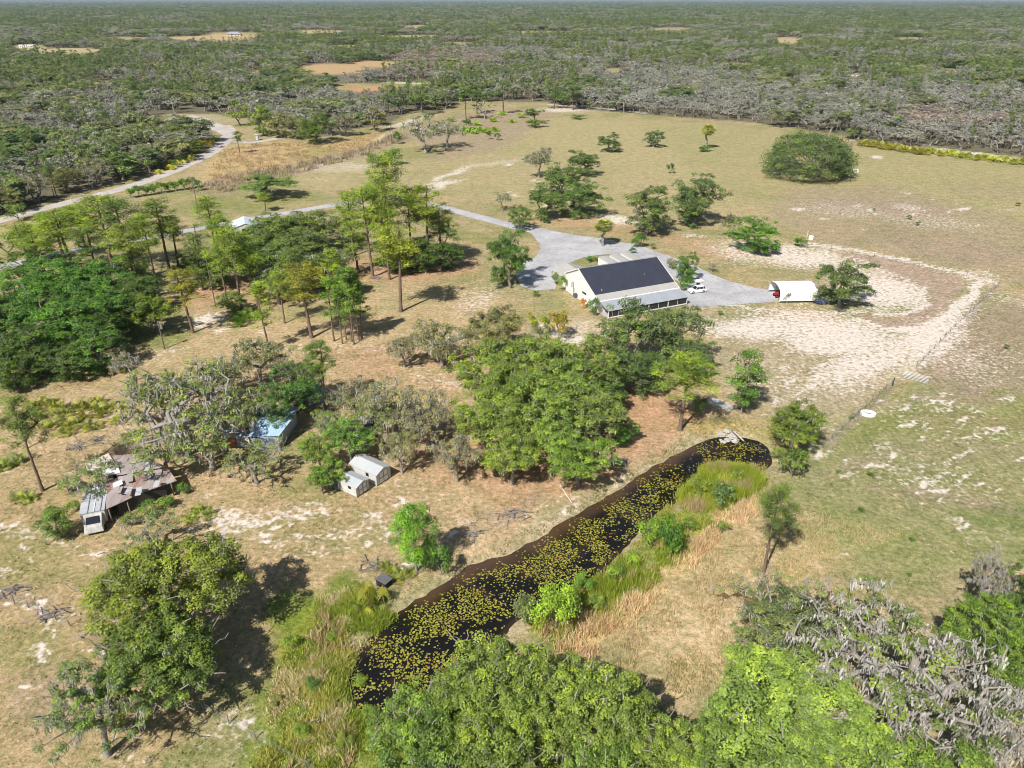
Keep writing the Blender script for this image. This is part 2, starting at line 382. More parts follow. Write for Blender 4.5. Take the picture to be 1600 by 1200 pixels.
SANDS = [  # (cx, cy, rx, ry, rotation, amount)
 (1160, 385, 30, 9, 10, 1.0), (1090, 368, 30, 4, 5, .8), (960, 343, 45, 8, 8, .95), (1195, 470, 110, 6, 0, .5), (700, 275, 60, 6, -22, .85), (780, 255, 50, 4, -8, .6), (690, 292, 40, 6, -20, .9),
 (720, 190, 60, 4, 0, .3), (880, 172, 60, 5, 0, .8), (640, 190, 50, 5, -15, .8), (600, 215, 30, 5, -20, .7), (900, 340, 60, 7, 0, .45), (830, 335, 70, 8, 0, .35),
 (1240, 400, 150, 24, 6, .88), (1380, 455, 100, 34, 10, .95), (1360, 425, 100, 14, 12, .7), (1400, 490, 60, 16, 0, .6), (1460, 425, 140, 10, 14, .6), (1450, 520, 100, 46, -30, .97), (1300, 525, 160, 44, 8, .92), (1180, 512, 110, 24, 0, .9), (1350, 570, 120, 34, -20, .88), (1500, 470, 60, 14, -30, .85), (1540, 430, 50, 6, 10, .7),
 (1240, 600, 110, 44, 10, .45), (1250, 650, 70, 24, 10, .5), (1330, 600, 60, 30, -30, .55), (1440, 640, 150, 30, 0, .33), (1500, 560, 130, 50, 10, .5), (1440, 740, 150, 40, 5, .36), (1540, 680, 100, 24, 0, .35), (1520, 840, 120, 30, 0, .2), (1590, 470, 60, 16, 10, .5),
 (1320, 330, 120, 18, 5, .45), (1450, 345, 140, 16, 6, .45), (1420, 325, 40, 8, 6, .6), (1370, 245, 14, 3, 0, 1.1), (1520, 240, 190, 3, 9, 1.2), (1350, 222, 40, 2, 5, .8),
 (860, 515, 50, 10, 0, .7), (900, 535, 35, 16, 0, .9), (740, 470, 50, 26, -20, .55), (740, 530, 40, 10, 0, .7), (1005, 520, 20, 6, 0, .6), (670, 545, 70, 10, 0, .4), (700, 600, 40, 12, 10, .55), (660, 590, 60, 20, 10, .4),
 (320, 500, 36, 10, -15, 1.0), (350, 515, 16, 6, 0, .9), (270, 545, 30, 8, -10, .6), (410, 520, 20, 6, 0, .7), (290, 455, 40, 8, -15, .45), (480, 545, 60, 10, 0, .45), (560, 545, 60, 8, 0, .4), (190, 660, 60, 20, 0, .3),
 (370, 815, 80, 26, -15, .72), (460, 790, 70, 24, -10, .6), (330, 850, 40, 12, 0, .8), (540, 830, 90, 24, -10, .5), (500, 870, 80, 14, -10, .4), (620, 830, 60, 20, -20, .5), (440, 860, 50, 12, -20, .5), (610, 740, 70, 18, 20, .3), (640, 775, 100, 20, 0, .3),
 (145, 858, 26, 9, 5, 1.0), (60, 840, 60, 14, 10, .55), (20, 822, 30, 5, 0, .8), (20, 735, 50, 6, 0, .5), (110, 740, 50, 14, 0, .4), (80, 1010, 40, 12, 30, .7), (60, 960, 60, 8, 25, .7), (100, 965, 20, 8, 0, .8), (30, 880, 40, 10, 0, .3),
 (370, 1110, 24, 14, 0, .8), (380, 1140, 40, 8, 30, .5), (350, 1130, 60, 40, 10, .35), (70, 1120, 60, 40, 0, .25), (200, 1180, 60, 30, 0, .3),
 (720, 850, 22, 10, -35, .9), (755, 825, 40, 8, -30, .6), (640, 880, 30, 6, -30, .8), (720, 905, 30, 4, -30, .5), (840, 800, 50, 6, -25, .5), (880, 805, 50, 5, -28, .6), (1000, 740, 60, 4, -30, .6), (1270, 700, 16, 10, 0, 1.0), (1210, 870, 60, 20, 0, .25), (1140, 960, 90, 30, 0, .3), (1180, 1030, 60, 40, 0, .35),
 (1130, 480, 30, 4, 0, .6), (1110, 500, 60, 8, 0, .6), (820, 585, 30, 4, 0, .5), (455, 715, 60, 8, 0, .3), (330, 770, 40, 10, 0, .4), (560, 260, 40, 6, 0, .5), (500, 280, 40, 5, 0, .35), (1600, 330, 60, 6, 5, .4), (240, 560, 30, 4, 0, .5),
 (430, 212, 60, 4, 0, .3), (320, 185, 60, 8, 0, .5), (640, 112, 40, 2, 0, .8), (470, 125, 20, 3, 0, .9), (600, 128, 110, 2, 3, .9), (1235, 72, 8, 2, 0, 1), (1335, 118, 10, 2, 0, 1), (810, 88, 12, 2, 0, 1), (720, 155, 20, 4, 0, .7)]
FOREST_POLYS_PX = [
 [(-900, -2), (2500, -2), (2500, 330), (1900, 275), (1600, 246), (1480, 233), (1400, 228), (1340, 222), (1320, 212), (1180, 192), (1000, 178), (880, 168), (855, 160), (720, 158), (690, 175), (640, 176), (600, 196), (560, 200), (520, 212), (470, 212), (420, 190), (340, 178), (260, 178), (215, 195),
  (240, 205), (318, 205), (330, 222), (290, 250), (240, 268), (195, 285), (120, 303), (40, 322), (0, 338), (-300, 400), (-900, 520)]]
CLEAR = [  # clearings in the wood (pixel ellipses)
 (520, 108, 60, 8), (590, 100, 40, 5), (560, 137, 44, 7), (640, 133, 55, 5), (330, 60, 80, 4), (110, 80, 60, 5), (45, 74, 30, 5), (370, 55, 50, 5), (1230, 63, 28, 5), (400, 112, 10, 6), (500, 50, 50, 3), (640, 57, 60, 2), (1335, 118, 14, 3), (650, 42, 20, 3), (280, 188, 42, 5), (540, 72, 30, 2), (720, 68, 40, 2), (200, 60, 40, 2), (850, 50, 50, 2), (1050, 45, 40, 2), (1420, 60, 40, 2), (1480, 110, 20, 3), (1150, 100, 24, 2), (960, 110, 20, 3), (240, 100, 18, 2), (160, 130, 20, 3), (1300, 90, 20, 2)]

_r = random.Random(11)
for cx_, cy_, n_, sx_, sy_ in ((1430, 720, 34, 150, 80), (1500, 640, 22, 110, 40), (1250, 600, 18, 90, 50), (60, 950, 16, 90, 110), (450, 830, 24, 130, 50), (620, 800, 14, 90, 30), (1350, 520, 16, 120, 50), (1400, 330, 18, 180, 30), (880, 300, 14, 160, 50)):
    for _ in range(n_):
        x_, y_ = _r.gauss(cx_, sx_ * .5), _r.gauss(cy_, sy_ * .5); k_ = .35 + y_ / 900
        SANDS.append((x_, y_, _r.uniform(5, 15) * k_, _r.uniform(2, 4.5) * k_, _r.uniform(-15, 15), _r.uniform(.8, 1.1)))
def paint(X, Y):
    px, py = P(X, Y, 0.0)
    dep = np.maximum(depth(X, Y), 1)
    ppm = F / dep
    wx = (fbm(X / 7, Y / 7, 1) - .5) * 9 * ppm; wy = (fbm(X / 7, Y / 7, 2) - .5) * 9 * ppm * CAMH / dep * .8
    wx += (fbm(X / 1.3, Y / 1.3, 3, 3) - .5) * 2.4 * ppm; wy += (fbm(X / 1.3, Y / 1.3, 4, 3) - .5) * 2.4 * ppm * CAMH / dep
    qx, qy = px + wx, py + wy
    col = np.empty(X.shape + (3,)); col[:] = C_PAST
    g = sstep(.42, .62, fbm(X / 14, Y / 14, 11))[..., None]
    col = col * (1 - .5 * g) + np.array(C_GREEN) * .5 * g
    g = sstep(.45, .65, fbm(X / 9 + 30, Y / 9, 12))[..., None]
    col = col * (1 - .5 * g) + np.array(C_TAN) * .5 * g
    n1 = fbm(X / 3, Y / 3, 21)
    cut = np.ones(X.shape)
    for op in OPS:
        if op[0] == 'e':
            _, cx, cy, rx, ry, rot, c, s = op[:8]
            a = math.radians(rot); dx, dy = qx - cx, qy - cy
            r = np.hypot((dx * math.cos(a) + dy * math.sin(a)) / rx, (-dx * math.sin(a) + dy * math.cos(a)) / ry)
            w = sstep(-.3, .4, 1 - r + (n1 - .5) * .8) * s
        else:
            _, poly, soft, c, s = op[:5]
            pw = [G(max(-2000, a), max(b, 12)) for a, b in poly]
            XX = X + (fbm(X / 5, Y / 5, 31) - .5) * soft * 3; YY = Y + (fbm(X / 5, Y / 5, 32) - .5) * soft * 3
            d = polydist(XX, YY, pw); d = np.where(inpoly(XX, YY, pw), d, -d)
            w = sstep(-soft, soft, d + (n1 - .5) * soft * 2) * s
        if (op[0] == 'p' and len(op) > 5): cut = cut * (1 - w * op[5])
        w = w[..., None]
        col = col * (1 - w) + np.array(c) * w
    sand = np.zeros(X.shape)
    for cx, cy, rx, ry, rot, s in SANDS:
        a = math.radians(rot); dx, dy = qx - cx, qy - cy
        r = np.hypot((dx * math.cos(a) + dy * math.sin(a)) / rx, (-dx * math.sin(a) + dy * math.cos(a)) / ry)
        sand = np.maximum(sand, (1 - sstep(.2, 1.5, r)) * min(1.0, s * .92))
    sand = sand * cut
    # pale wheel-worn lines in the yard
    for line, wd, am in (([(1268, 380), (1330, 390), (1420, 408), (1500, 426), (1552, 440)], 1.6, .9), ([(1345, 500), (1390, 514), (1440, 512), (1485, 492), (1518, 462), (1530, 442)], 1.3, .9), ([(1330, 402), (1400, 430), (1446, 452), (1440, 478), (1400, 494), (1350, 488)], 1.0, .8), ([(1225, 490), (1320, 530), (1420, 540), (1500, 500)], 1.2, .85), ([(1120, 470), (1180, 484), (1260, 490), (1340, 486)], 1.2, .7), ([(700, 268), (760, 256), (860, 238)], 1.2, .5)):
        dd = polydist(X + (fbm(X / 4, Y / 4, 61) - .5) * 3, Y + (fbm(X / 4, Y / 4, 62) - .5) * 3, [G(a, b) for a, b in line], closed=False)
        sand = np.maximum(sand, (1 - sstep(wd * .5, wd * 1.5, dd)) * am)
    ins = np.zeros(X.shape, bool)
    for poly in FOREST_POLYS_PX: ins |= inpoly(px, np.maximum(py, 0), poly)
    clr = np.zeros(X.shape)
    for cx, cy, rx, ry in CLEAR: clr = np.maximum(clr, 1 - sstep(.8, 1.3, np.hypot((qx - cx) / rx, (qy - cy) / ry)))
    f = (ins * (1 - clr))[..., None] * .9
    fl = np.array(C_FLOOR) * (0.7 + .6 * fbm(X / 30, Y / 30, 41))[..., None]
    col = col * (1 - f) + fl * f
    sand = sand * (1 - f[..., 0] * .7)
    near = (Y < 130) & (Y > 25) & (np.abs(X) < 90)
    if near.any():
        d = pond_sd(X[near], Y[near])
        w = (1 - sstep(.8, 3.4, d + (n1[near] - .5) * 2.4))[..., None] * .75
        col[near] = col[near] * (1 - w) + np.array((0.36, 0.30, 0.19)) * w
        w = (1 - sstep(-2.0, -.2, d))[..., None]
        col[near] = col[near] * (1 - w) + np.array((0.09, 0.045, 0.02)) * w
        sand[near] *= sstep(-.2, .8, d)
    return col, sand

def build_ground():
    nu, nv = 460, 760
    u = np.linspace(-1.75, 1.75, nu)
    s = 42.0 * (30000 / 42.0) ** (np.linspace(0, 1, nv) ** 1.0)
    s = np.concatenate([[2, 20, 34], s])
    nv = len(s)
    S, U = np.meshgrid(s, u, indexing='ij')
    Y = S; X = U * (S + 22)
    Z = gz(X, Y)
    col, sand = paint(X, Y)
    V = np.stack([X, Y, Z], -1).reshape(-1, 3)
    i = np.arange(nv * nu).reshape(nv, nu)
    Q = np.stack([i[:-1, :-1], i[:-1, 1:], i[1:, 1:], i[1:, :-1]], -1).reshape(-1, 4)
    m, nt, b, o = new_mat('pasture_ground')
    at = N(nt, 'ShaderNodeAttribute', _attribute_name='col'); sa = N(nt, 'ShaderNodeAttribute', _attribute_name='sand')
    geo = N(nt, 'ShaderNodeNewGeometry')
    def nz(scale, detail=5.0, rough=.6):
        n = N(nt, 'ShaderNodeTexNoise', Scale=scale, Detail=detail, Roughness=rough)
        nt.links.new(geo.outputs['Position'], n.inputs['Vector']); return n.outputs[0]
    n1, n2, n3, n4 = nz(0.35), nz(1.4), nz(5.0, 3.0), nz(0.9, 6.0, .7)
    c = at.outputs['Color']
    c = mixc(nt, 1.0, c, mixc(nt, maprange(nt, n1, .35, .65), (0.80, 0.84, 0.76), (1.16, 1.12, 1.16)), 'MULTIPLY')
    c = mixc(nt, 1.0, c, mixc(nt, maprange(nt, n2, .3, .7), (0.60, 0.72, 0.56), (1.34, 1.24, 1.36)), 'MULTIPLY')
    c = mixc(nt, 1.0, c, mixc(nt, maprange(nt, n3, .3, .7), (0.66, 0.70, 0.64), (1.3, 1.27, 1.3)), 'MULTIPLY')
    # bare sand shows as speckles: fine streaky noise thresholded by the patch amount
    def fma(v, k, add):
        m_ = N(nt, 'ShaderNodeMath', _operation='MULTIPLY_ADD'); nt.links.new(v, m_.inputs[0]); m_.inputs[1].default_value = k
        if isinstance(add, float): m_.inputs[2].default_value = add
        else: nt.links.new(add, m_.inputs[2])
        return m_.outputs[0]
    e = fma(n4, 2.6, fma(n2, 1.2, fma(sa.outputs['Fac'], 1.0, -1.9)))
    sfac = maprange(nt, e, .38, .85, 0, .92)
    class _o: pass
    mxx = _o(); mxx.outputs = [sfac]
    sc_ = mixc(nt, maprange(nt, n2, .3, .7), tuple(v * .8 for v in C_SAND), tuple(min(1, v * 1.08) for v in C_SAND))
    c = mixc(nt, mxx.outputs[0], c, sc_)
    nt.links.new(c, b.inputs['Base Color'])
    b.inputs['Roughness'].default_value = 0.95; b.inputs['Specular IOR Level'].default_value = 0.1
    bp = N(nt, 'ShaderNodeBump', Strength=0.6, Distance=0.35)
    nt.links.new(n2, bp.inputs['Height'])
    bp2 = N(nt, 'ShaderNodeBump', Strength=0.5, Distance=0.08)
    nt.links.new(n3, bp2.inputs['Height']); nt.links.new(bp.outputs[0], bp2.inputs['Normal'])
    nt.links.new(bp2.outputs[0], b.inputs['Normal'])
    me = np_mesh('ground', V, Q, mats=[m], smooth=True)
    a = me.attributes.new('col', 'FLOAT_COLOR', 'POINT'); cc = np.ones((len(V), 4), np.float32); cc[:, :3] = col.reshape(-1, 3)
    a.data.foreach_set('color', cc.ravel())
    a = me.attributes.new('sand', 'FLOAT', 'POINT'); a.data.foreach_set('value', sand.ravel().astype(np.float32))
    tag(mobj('ground', me), kind='structure')
build_ground()

# pond water
def build_water():
    xs = [p[0] for p in POND]; ys = [p[1] for p in POND]
    gx = np.arange(min(xs) - 3, max(xs) + 3, .6); gy = np.arange(min(ys) - 3, max(ys) + 3, .6)
    X, Y = np.meshgrid(gx, gy, indexing='xy')
    d = -pond_sd(X, Y) + (fbm(X / 2, Y / 2, 301) - .5) * 2.2
    fb = polydist(X, Y, POND[5:14], closed=False) + (fbm(X / 2, Y / 2, 301) - .5) * 1.6
    shallow = (1 - sstep(.1, 2.2, fb)) * .75 + (1 - sstep(-1.0, .5, d)) * .4 + .35 * sstep(.55, .7, fbm(X / 4, Y / 4, 302))
    V = np.stack([X, Y, np.full(X.shape, -.45)], -1).reshape(-1, 3)
    i = np.arange(X.size).reshape(X.shape)
    Q = np.stack([i[:-1, :-1], i[:-1, 1:], i[1:, 1:], i[1:, :-1]], -1).reshape(-1, 4)
    m, nt, b, o = new_mat('pond_water')
    at = N(nt, 'ShaderNodeAttribute', _attribute_name='shallow')        # the brown bed seen through thin water
    nt.links.new(mixc(nt, at.outputs['Fac'], (0.009, 0.008, 0.007), (0.075, 0.045, 0.024)), b.inputs['Base Color'])
    geo = N(nt, 'ShaderNodeNewGeometry')
    n2 = N(nt, 'ShaderNodeTexNoise', Scale=3.0, Detail=2.0); nt.links.new(geo.outputs['Position'], n2.inputs['Vector'])
    bp = N(nt, 'ShaderNodeBump', Strength=0.06, Distance=0.05); nt.links.new(n2.outputs[0], bp.inputs['Height']); nt.links.new(bp.outputs[0], b.inputs['Normal'])
    b.inputs['Roughness'].default_value = 0.05
    me = np_mesh('pond_water', V, Q, mats=[m])
    a_ = me.attributes.new('shallow', 'FLOAT', 'POINT'); a_.data.foreach_set('value', np.clip(shallow, 0, 1).ravel().astype(np.float32))
    tag(mobj('pond_water', me), kind='structure')
build_water()

# roads: gravel and dirt sheets lying on the ground
def gravel_mat(name, ca, cb, cc):
    m, nt, b, o = new_mat(name)
    geo = N(nt, 'ShaderNodeNewGeometry')
    out = []
    for s_, d_ in ((0.15, 5.0), (0.9, 6.0), (6.0, 3.0)):
        n = N(nt, 'ShaderNodeTexNoise', Scale=s_, Detail=d_, Roughness=.65); nt.links.new(geo.outputs['Position'], n.inputs['Vector']); out.append(n.outputs[0])
    c = mixc(nt, maprange(nt, out[0], .35, .65), ca, cb)
    c = mixc(nt, maprange(nt, out[1], .52, .68, 0, .75), c, cc)
    c = mixc(nt, 1.0, c, mixc(nt, maprange(nt, out[2], .3, .7), (.75, .75, .75), (1.2, 1.2, 1.2)), 'MULTIPLY')
    nt.links.new(c, b.inputs['Base Color']); b.inputs['Roughness'].default_value = .95; b.inputs['Specular IOR Level'].default_value = .1
    return m
M_GRAVEL = gravel_mat('grey_gravel', (0.34, 0.34, 0.36), (0.47, 0.47, 0.49), (0.29, 0.26, 0.19))
M_DIRT = gravel_mat('sandy_dirt', (0.40, 0.36, 0.34), (0.52, 0.48, 0.45), (0.34, 0.28, 0.20))
def sheet(name, poly, mat, z, step=1.5, amp=.35):
    pts = []
    n = len(poly)
    for i in range(n):
        a = Vector(poly[i]); b_ = Vector(poly[(i + 1) % n]); k = max(1, int((b_ - a).length / step))
        for j in range(k):
            q = a.lerp(b_, j / k)
            pts.append((q.x + (float(fbm(q.x / 2, q.y / 2, 51)) - .5) * 2 * amp * 2, q.y + (float(fbm(q.x / 2, q.y / 2, 52)) - .5) * 2 * amp * 2))
    bm = bmesh.new()
    vs = [bm.verts.new((x, y, z)) for x, y in pts]
    es = [bm.edges.new((vs[i], vs[(i + 1) % len(vs)])) for i in range(len(vs))]
    bmesh.ops.triangle_fill(bm, edges=es, use_beauty=True)
    for f in bm.faces:
        if f.normal.z < 0: f.normal_flip()
    me = bpy.data.meshes.new(name); bm.to_mesh(me); bm.free(); me.materials.append(mat)
    return tag(mobj(name, me), kind='structure')
def ribbon_poly(px, w):
    c = [Vector(G(x, y)) for x, y in px]
    # smooth
    for _ in range(2):
        d = [c[0]]
        for i in range(len(c) - 1): d += [c[i].lerp(c[i + 1], .25), c[i].lerp(c[i + 1], .75)]
        d.append(c[-1]); c = d
    L, R = [], []
    for i, p in enumerate(c):
        t = (c[min(i + 1, len(c) - 1)] - c[max(i - 1, 0)]).normalized(); n = Vector((-t.y, t.x))
        ww = w[0] + (w[1] - w[0]) * i / (len(c) - 1)
        L.append(p + n * ww / 2); R.append(p - n * ww / 2)
    return [tuple(p) for p in L + R[::-1]]
sheet('dirt_road', ribbon_poly([(-140, 385), (0, 345), (60, 328), (120, 313), (200, 293), (262, 271), (305, 252), (335, 236), (352, 220), (362, 206), (350, 196)], (5.5, 7.5)), M_DIRT, 0.03)
sheet('road_turnaround', [G(x, y) for x, y in [(240, 192), (262, 183), (300, 180), (318, 183), (350, 196), (372, 206), (358, 216), (340, 207), (318, 196), (290, 194), (262, 200), (236, 199)]], M_DIRT, 0.05)
sheet('dirt_track', ribbon_poly([(356, 218), (385, 224), (410, 221), (436, 216)], (5, 5)), M_DIRT, 0.07)
sheet('driveway', ribbon_poly([(-120, 450), (60, 402), (140, 388), (253, 368), (331, 353), (420, 338), (520, 320), (590, 311), (640, 312), (700, 326), (780, 348), (840, 362), (870, 372)], (4.2, 5.0)), M_GRAVEL, 0.03)
sheet('gravel_apron', [G(x, y) for x, y in [(830, 352), (870, 362), (910, 369), (940, 372), (960, 378), (985, 380), (1010, 388), (1045, 400), (1085, 414), (1115, 430), (1145, 441), (1180, 450), (1212, 454),
      (1218, 472), (1160, 475), (1100, 480), (1076, 478), (1060, 440), (1000, 405), (975, 396), (940, 398), (915, 402), (885, 412), (862, 425), (868, 440), (868, 452), (835, 454), (812, 446), (806, 430), (812, 414), (835, 402), (845, 392), (843, 380), (832, 368)]], M_GRAVEL, 0.05)
sheet('sand_path', ribbon_poly([(855, 163), (900, 166), (960, 171), (1010, 177)], (5, 5)), M_DIRT, 0.03)

# ------------------------------------------------------------------ lily pads
def pad_mesh(seed, r=1.0):
    rr = random.Random(seed); n = 9
    a0 = rr.random() * 6.28
    vs = [(0, 0, 0)] + [(r * math.cos(a0 + .25 + (5.8) * k / n) * rr.uniform(.9, 1.05), r * math.sin(a0 + .25 + 5.8 * k / n) * rr.uniform(.9, 1.05), rr.uniform(0, .06)) for k in range(n + 1)]
    return np.array(vs), np.array([(0, k, k + 1) for k in range(1, n + 1)])
def build_pads():
    xs = [p[0] for p in POND]; ys = [p[1] for p in POND]
    K = 120000
    X = rng.uniform(min(xs), max(xs), K); Y = rng.uniform(min(ys), max(ys), K)
    d = pond_sd(X, Y); px, py = P(X, Y, -.45)
    pr = sstep(.38, .6, fbm(X / 2.4, Y / 2.4, 61)) * .8 * sstep(.3, .46, fbm(X / 7, Y / 7, 63)) + .07
    pr *= sstep(-.5, .6, -d)
    # open brown water strip along the far bank and open dark end
    far_bank = polydist(X, Y, POND[5:14], closed=False)
    pr *= .12 + .88 * sstep(.5, 2.4, far_bank)
    pr *= np.where(px > 1085, .45, 1.0)
    keep = (d < .35) & (rng.random(K) < pr)
    X, Y, px, py = X[keep], Y[keep], px[keep], py[keep]
    # thin out overlaps on a cell grid
    cell = {}; sel = []
    for i in range(len(X)):
        k = (int(X[i] / .25), int(Y[i] / .25))
        if k in cell: continue
        cell[k] = 1; sel.append(i)
    X, Y, py = X[sel], Y[sel], py[sel]
    order = np.argsort(depth(X, Y)); X, Y, py = X[order], Y[order], py[order]
    n = len(X)
    R = rng.uniform(.06, .165, n); R *= np.where(rng.random(n) < .2, .6, 1)
    t = rng.random(n)[:, None]; orange = (fbm(X / 2.2, Y / 2.2, 71) > .58) & (rng.random(n) < .2)
    C = np.array((0.22, 0.24, 0.035)) * (1 - t) + np.array((0.40, 0.36, 0.06)) * t
    C[orange] = np.array((0.36, 0.17, 0.02)); C *= rng.uniform(.7, 1.1, n)[:, None]
    shapes = [pad_mesh(i) for i in range(6)]
    mats = []
    for nm, c in (('green', (0.28, 0.29, 0.045)), ('olive', (0.36, 0.33, 0.06)), ('orange', (0.27, 0.21, 0.035))):
        mats.append(plain('pad_' + nm, c, .45, noise=.12, scale=2))
    proto = []
    for k in range(9):
        v, f = shapes[k % 6]
        proto.append(np_mesh('lily_pad', v, T=f, mats=[mats[k // 3]]))
    for i in range(300):
        k = (6 if orange[i] else (3 if t[i, 0] > .5 else 0)) + int(rng.integers(3))
        o = mobj('lily_pad', proto[k], loc=(X[i], Y[i], -.435 + .004 * (i % 3)))
        o.scale = (R[i], R[i], R[i]); o.rotation_euler = (0, 0, rng.random() * 6.28)
        tag(o, 'floating lily pad at the near end of the dark pond', 'lily pad', 'lily pads floating on the pond')
    V, T, FC = [], [], []; off = 0
    for i in range(300, n):
        v, f = shapes[i % 6]; a = rng.random() * 6.28; ca, sa = math.cos(a), math.sin(a)
        w = np.stack([(v[:, 0] * ca - v[:, 1] * sa) * R[i] + X[i], (v[:, 0] * sa + v[:, 1] * ca) * R[i] + Y[i], v[:, 2] * R[i] - .435 + .004 * (i % 3)], 1)
        V.append(w); T.append(f + off); off += len(v); FC.append(np.repeat(C[i][None], len(f), 0))
    me = np_mesh('lily_pads', np.concatenate(V), T=np.concatenate(T), mats=[M_PAD], fcol=np.concatenate(FC))
    tag(mobj('lily_pads', me), 'mass of yellow green lily pads covering the dark pond', 'lily pads', kind='stuff')
build_pads()

# ------------------------------------------------------------------ grasses
def blades(name, X, Y, h, w, C, per=9, spread=.25, lean=.35, label='', cat='grass'):
    """tufts of tapering blades at X,Y"""
    n = len(X); M = n * per
    bx = np.repeat(X, per) + rng.normal(0, spread, M); by = np.repeat(Y, per) + rng.normal(0, spread, M)
    bz = gz(bx, by)
    hh = np.repeat(h, per) * rng.uniform(.55, 1.1, M); ww = np.repeat(w, per) * rng.uniform(.7, 1.2, M)
    a = rng.random(M) * 6.283; l = rng.uniform(0, lean, M) * hh
    la = rng.random(M) * 6.283
    dx, dy = np.cos(a) * ww, np.sin(a) * ww
    tx, ty = np.cos(la) * l, np.sin(la) * l
    V = np.stack([np.stack([bx - dx, by - dy, bz - .05], 1), np.stack([bx + dx, by + dy, bz - .05], 1),
                  np.stack([bx + dx * .8 + tx * .45, by + dy * .8 + ty * .45, bz + hh * .6], 1), np.stack([bx - dx * .8 + tx * .45, by - dy * .8 + ty * .45, bz + hh * .6], 1),
                  np.stack([bx + tx, by + ty, bz + hh], 1)], 1).reshape(-1, 3)
    b = np.arange(M)[:, None] * 5
    Q = b + np.array([0, 1, 2, 3]); T = b + np.array([3, 2, 4])
    CC = np.repeat(C, per, 0) * rng.uniform(.75, 1.25, M)[:, None]
    me = np_mesh(name, V, Q, T, mats=[M_GRASS], fcol=np.concatenate([CC, CC]))
    return tag(mobj(name, me), label, cat, kind='stuff')
def scatter_px(poly, n, zbias=0):
    """random ground points, uniform per square metre, in a pixel polygon"""
    pw = [G(a, b) for a, b in poly]
    xs = [p[0] for p in pw]; ys = [p[1] for p in pw]
    X = rng.uniform(min(xs), max(xs), n); Y = rng.uniform(min(ys), max(ys), n)
    k = inpoly(X, Y, pw)
    return X[k], Y[k]
# near-pasture tufts take the colour of the turf they grow in
def build_turf():
    X, Y = scatter_px([(-250, 620), (400, 560), (800, 520), (1300, 480), (1850, 500), (1850, 1300), (-250, 1300)], 60000)
    d = pond_sd(X, Y); k = (d > 1.5); X, Y = X[k], Y[k]
    k = rng.random(len(X)) < sstep(.38, .6, fbm(X / 4, Y / 4, 81)) * .9 + .08; X, Y = X[k], Y[k]
    col, sand = paint(X, Y)
    k = sand < .45; X, Y, col = X[k], Y[k], col[k]
    n = len(X)
    blades('turf_grass', X, Y, rng.uniform(.10, .32, n), np.full(n, .05), col * rng.uniform(.8, 1.25, n)[:, None], per=4, spread=.16, lean=.9, label='short pasture grass tufts around the pond and field')
build_turf()
def zone(name, poly, n, h, w, cols, per, label, spread=.3, lean=.45, avoid=.2, seed=0):
    X, Y = scatter_px(poly, n)
    d = pond_sd(X, Y); k = d > avoid; X, Y = X[k], Y[k]
    nn = fbm(X / 3, Y / 3, 90 + seed); k = rng.random(len(X)) < sstep(.36, .5, nn) * .92 + .08; X, Y, nn = X[k], Y[k], nn[k]
    t = sstep(.4, .62, fbm(X / 4, Y / 4, 95 + seed) + rng.normal(0, .05, len(X)))[:, None]
    C = np.array(cols[0]) * (1 - t) + np.array(cols[1]) * t
    if len(cols) > 2:
        t2 = sstep(.60, .66, fbm(X / 2.2, Y / 2.2, 99 + seed))[:, None]; C = C * (1 - t2) + np.array(cols[2]) * t2
    H = rng.uniform(h[0], h[1], len(X)) * (.3 + 1.4 * sstep(.3, .65, nn))
    return blades(name, X, Y, H, np.full(len(X), w), C, per, spread, lean, label)
SW = [(560, 915), (590, 950), (625, 965), (590, 1000), (545, 1060), (555, 1110), (600, 1150), (700, 1170), (640, 1290), (400, 1290), (410, 1160), (425, 1090), (455, 1010), (500, 940)]
zone('marsh_grass', SW, 15000, (.2, .55), .055, [(0.34, 0.42, 0.06), (0.55, 0.54, 0.14), (0.70, 0.62, 0.34)], 10, 'tall yellow green marsh grass at the near end of the pond', lean=1.1, seed=1)
zone('dry_marsh_grass', [(500, 950), (560, 1000), (530, 1070), (560, 1150), (540, 1260), (440, 1260), (470, 1100), (480, 1000)], 600, (.3, .8), .05, [(0.66, 0.54, 0.30), (0.58, 0.43, 0.25)], 10, 'dry straw coloured grass among the marsh grass', lean=1.1, seed=2)
zone('reed_grass', [(1068, 748), (1110, 724), (1190, 722), (1200, 745), (1175, 775), (1110, 800), (1070, 800), (1060, 775)], 5200, (.6, 1.2), .05, [(0.38, 0.45, 0.05), (0.52, 0.56, 0.09), (0.56, 0.46, 0.24)], 10, 'bright yellow green reeds on the point at the head of the pond', seed=3)
zone('bank_grass', [(1065, 775), (1140, 775), (1110, 830), (1060, 880), (1000, 930), (940, 1000), (860, 1010), (820, 965), (870, 932), (940, 895), (985, 850), (1010, 818)], 7500, (.3, .8), .05, [(0.34, 0.42, 0.05), (0.52, 0.52, 0.12), (0.66, 0.52, 0.28)], 10, 'green and yellow grass along the right bank of the pond', lean=.8, seed=4)
zone('straw_reeds', [(1150, 790), (1185, 770), (1190, 800), (1120, 850), (1060, 910), (1000, 960), (950, 1010), (900, 1040), (860, 1010), (930, 975), (1000, 915), (1070, 860)], 6500, (.3, .8), .05, [(0.85, 0.68, 0.42), (0.74, 0.56, 0.33)], 10, 'pale dry reeds in a band beside the bank grass', lean=.8, seed=5)
zone('straw_field', [(1190, 790), (1420, 830), (1260, 900), (1160, 960), (1210, 1010), (1190, 1110), (1060, 1090), (930, 1020), (1020, 960), (1120, 870)], 7000, (.15, .4), .05, [(0.62, 0.51, 0.31), (0.54, 0.46, 0.23)], 7, 'golden dry grass of the field right of the pond', seed=6)
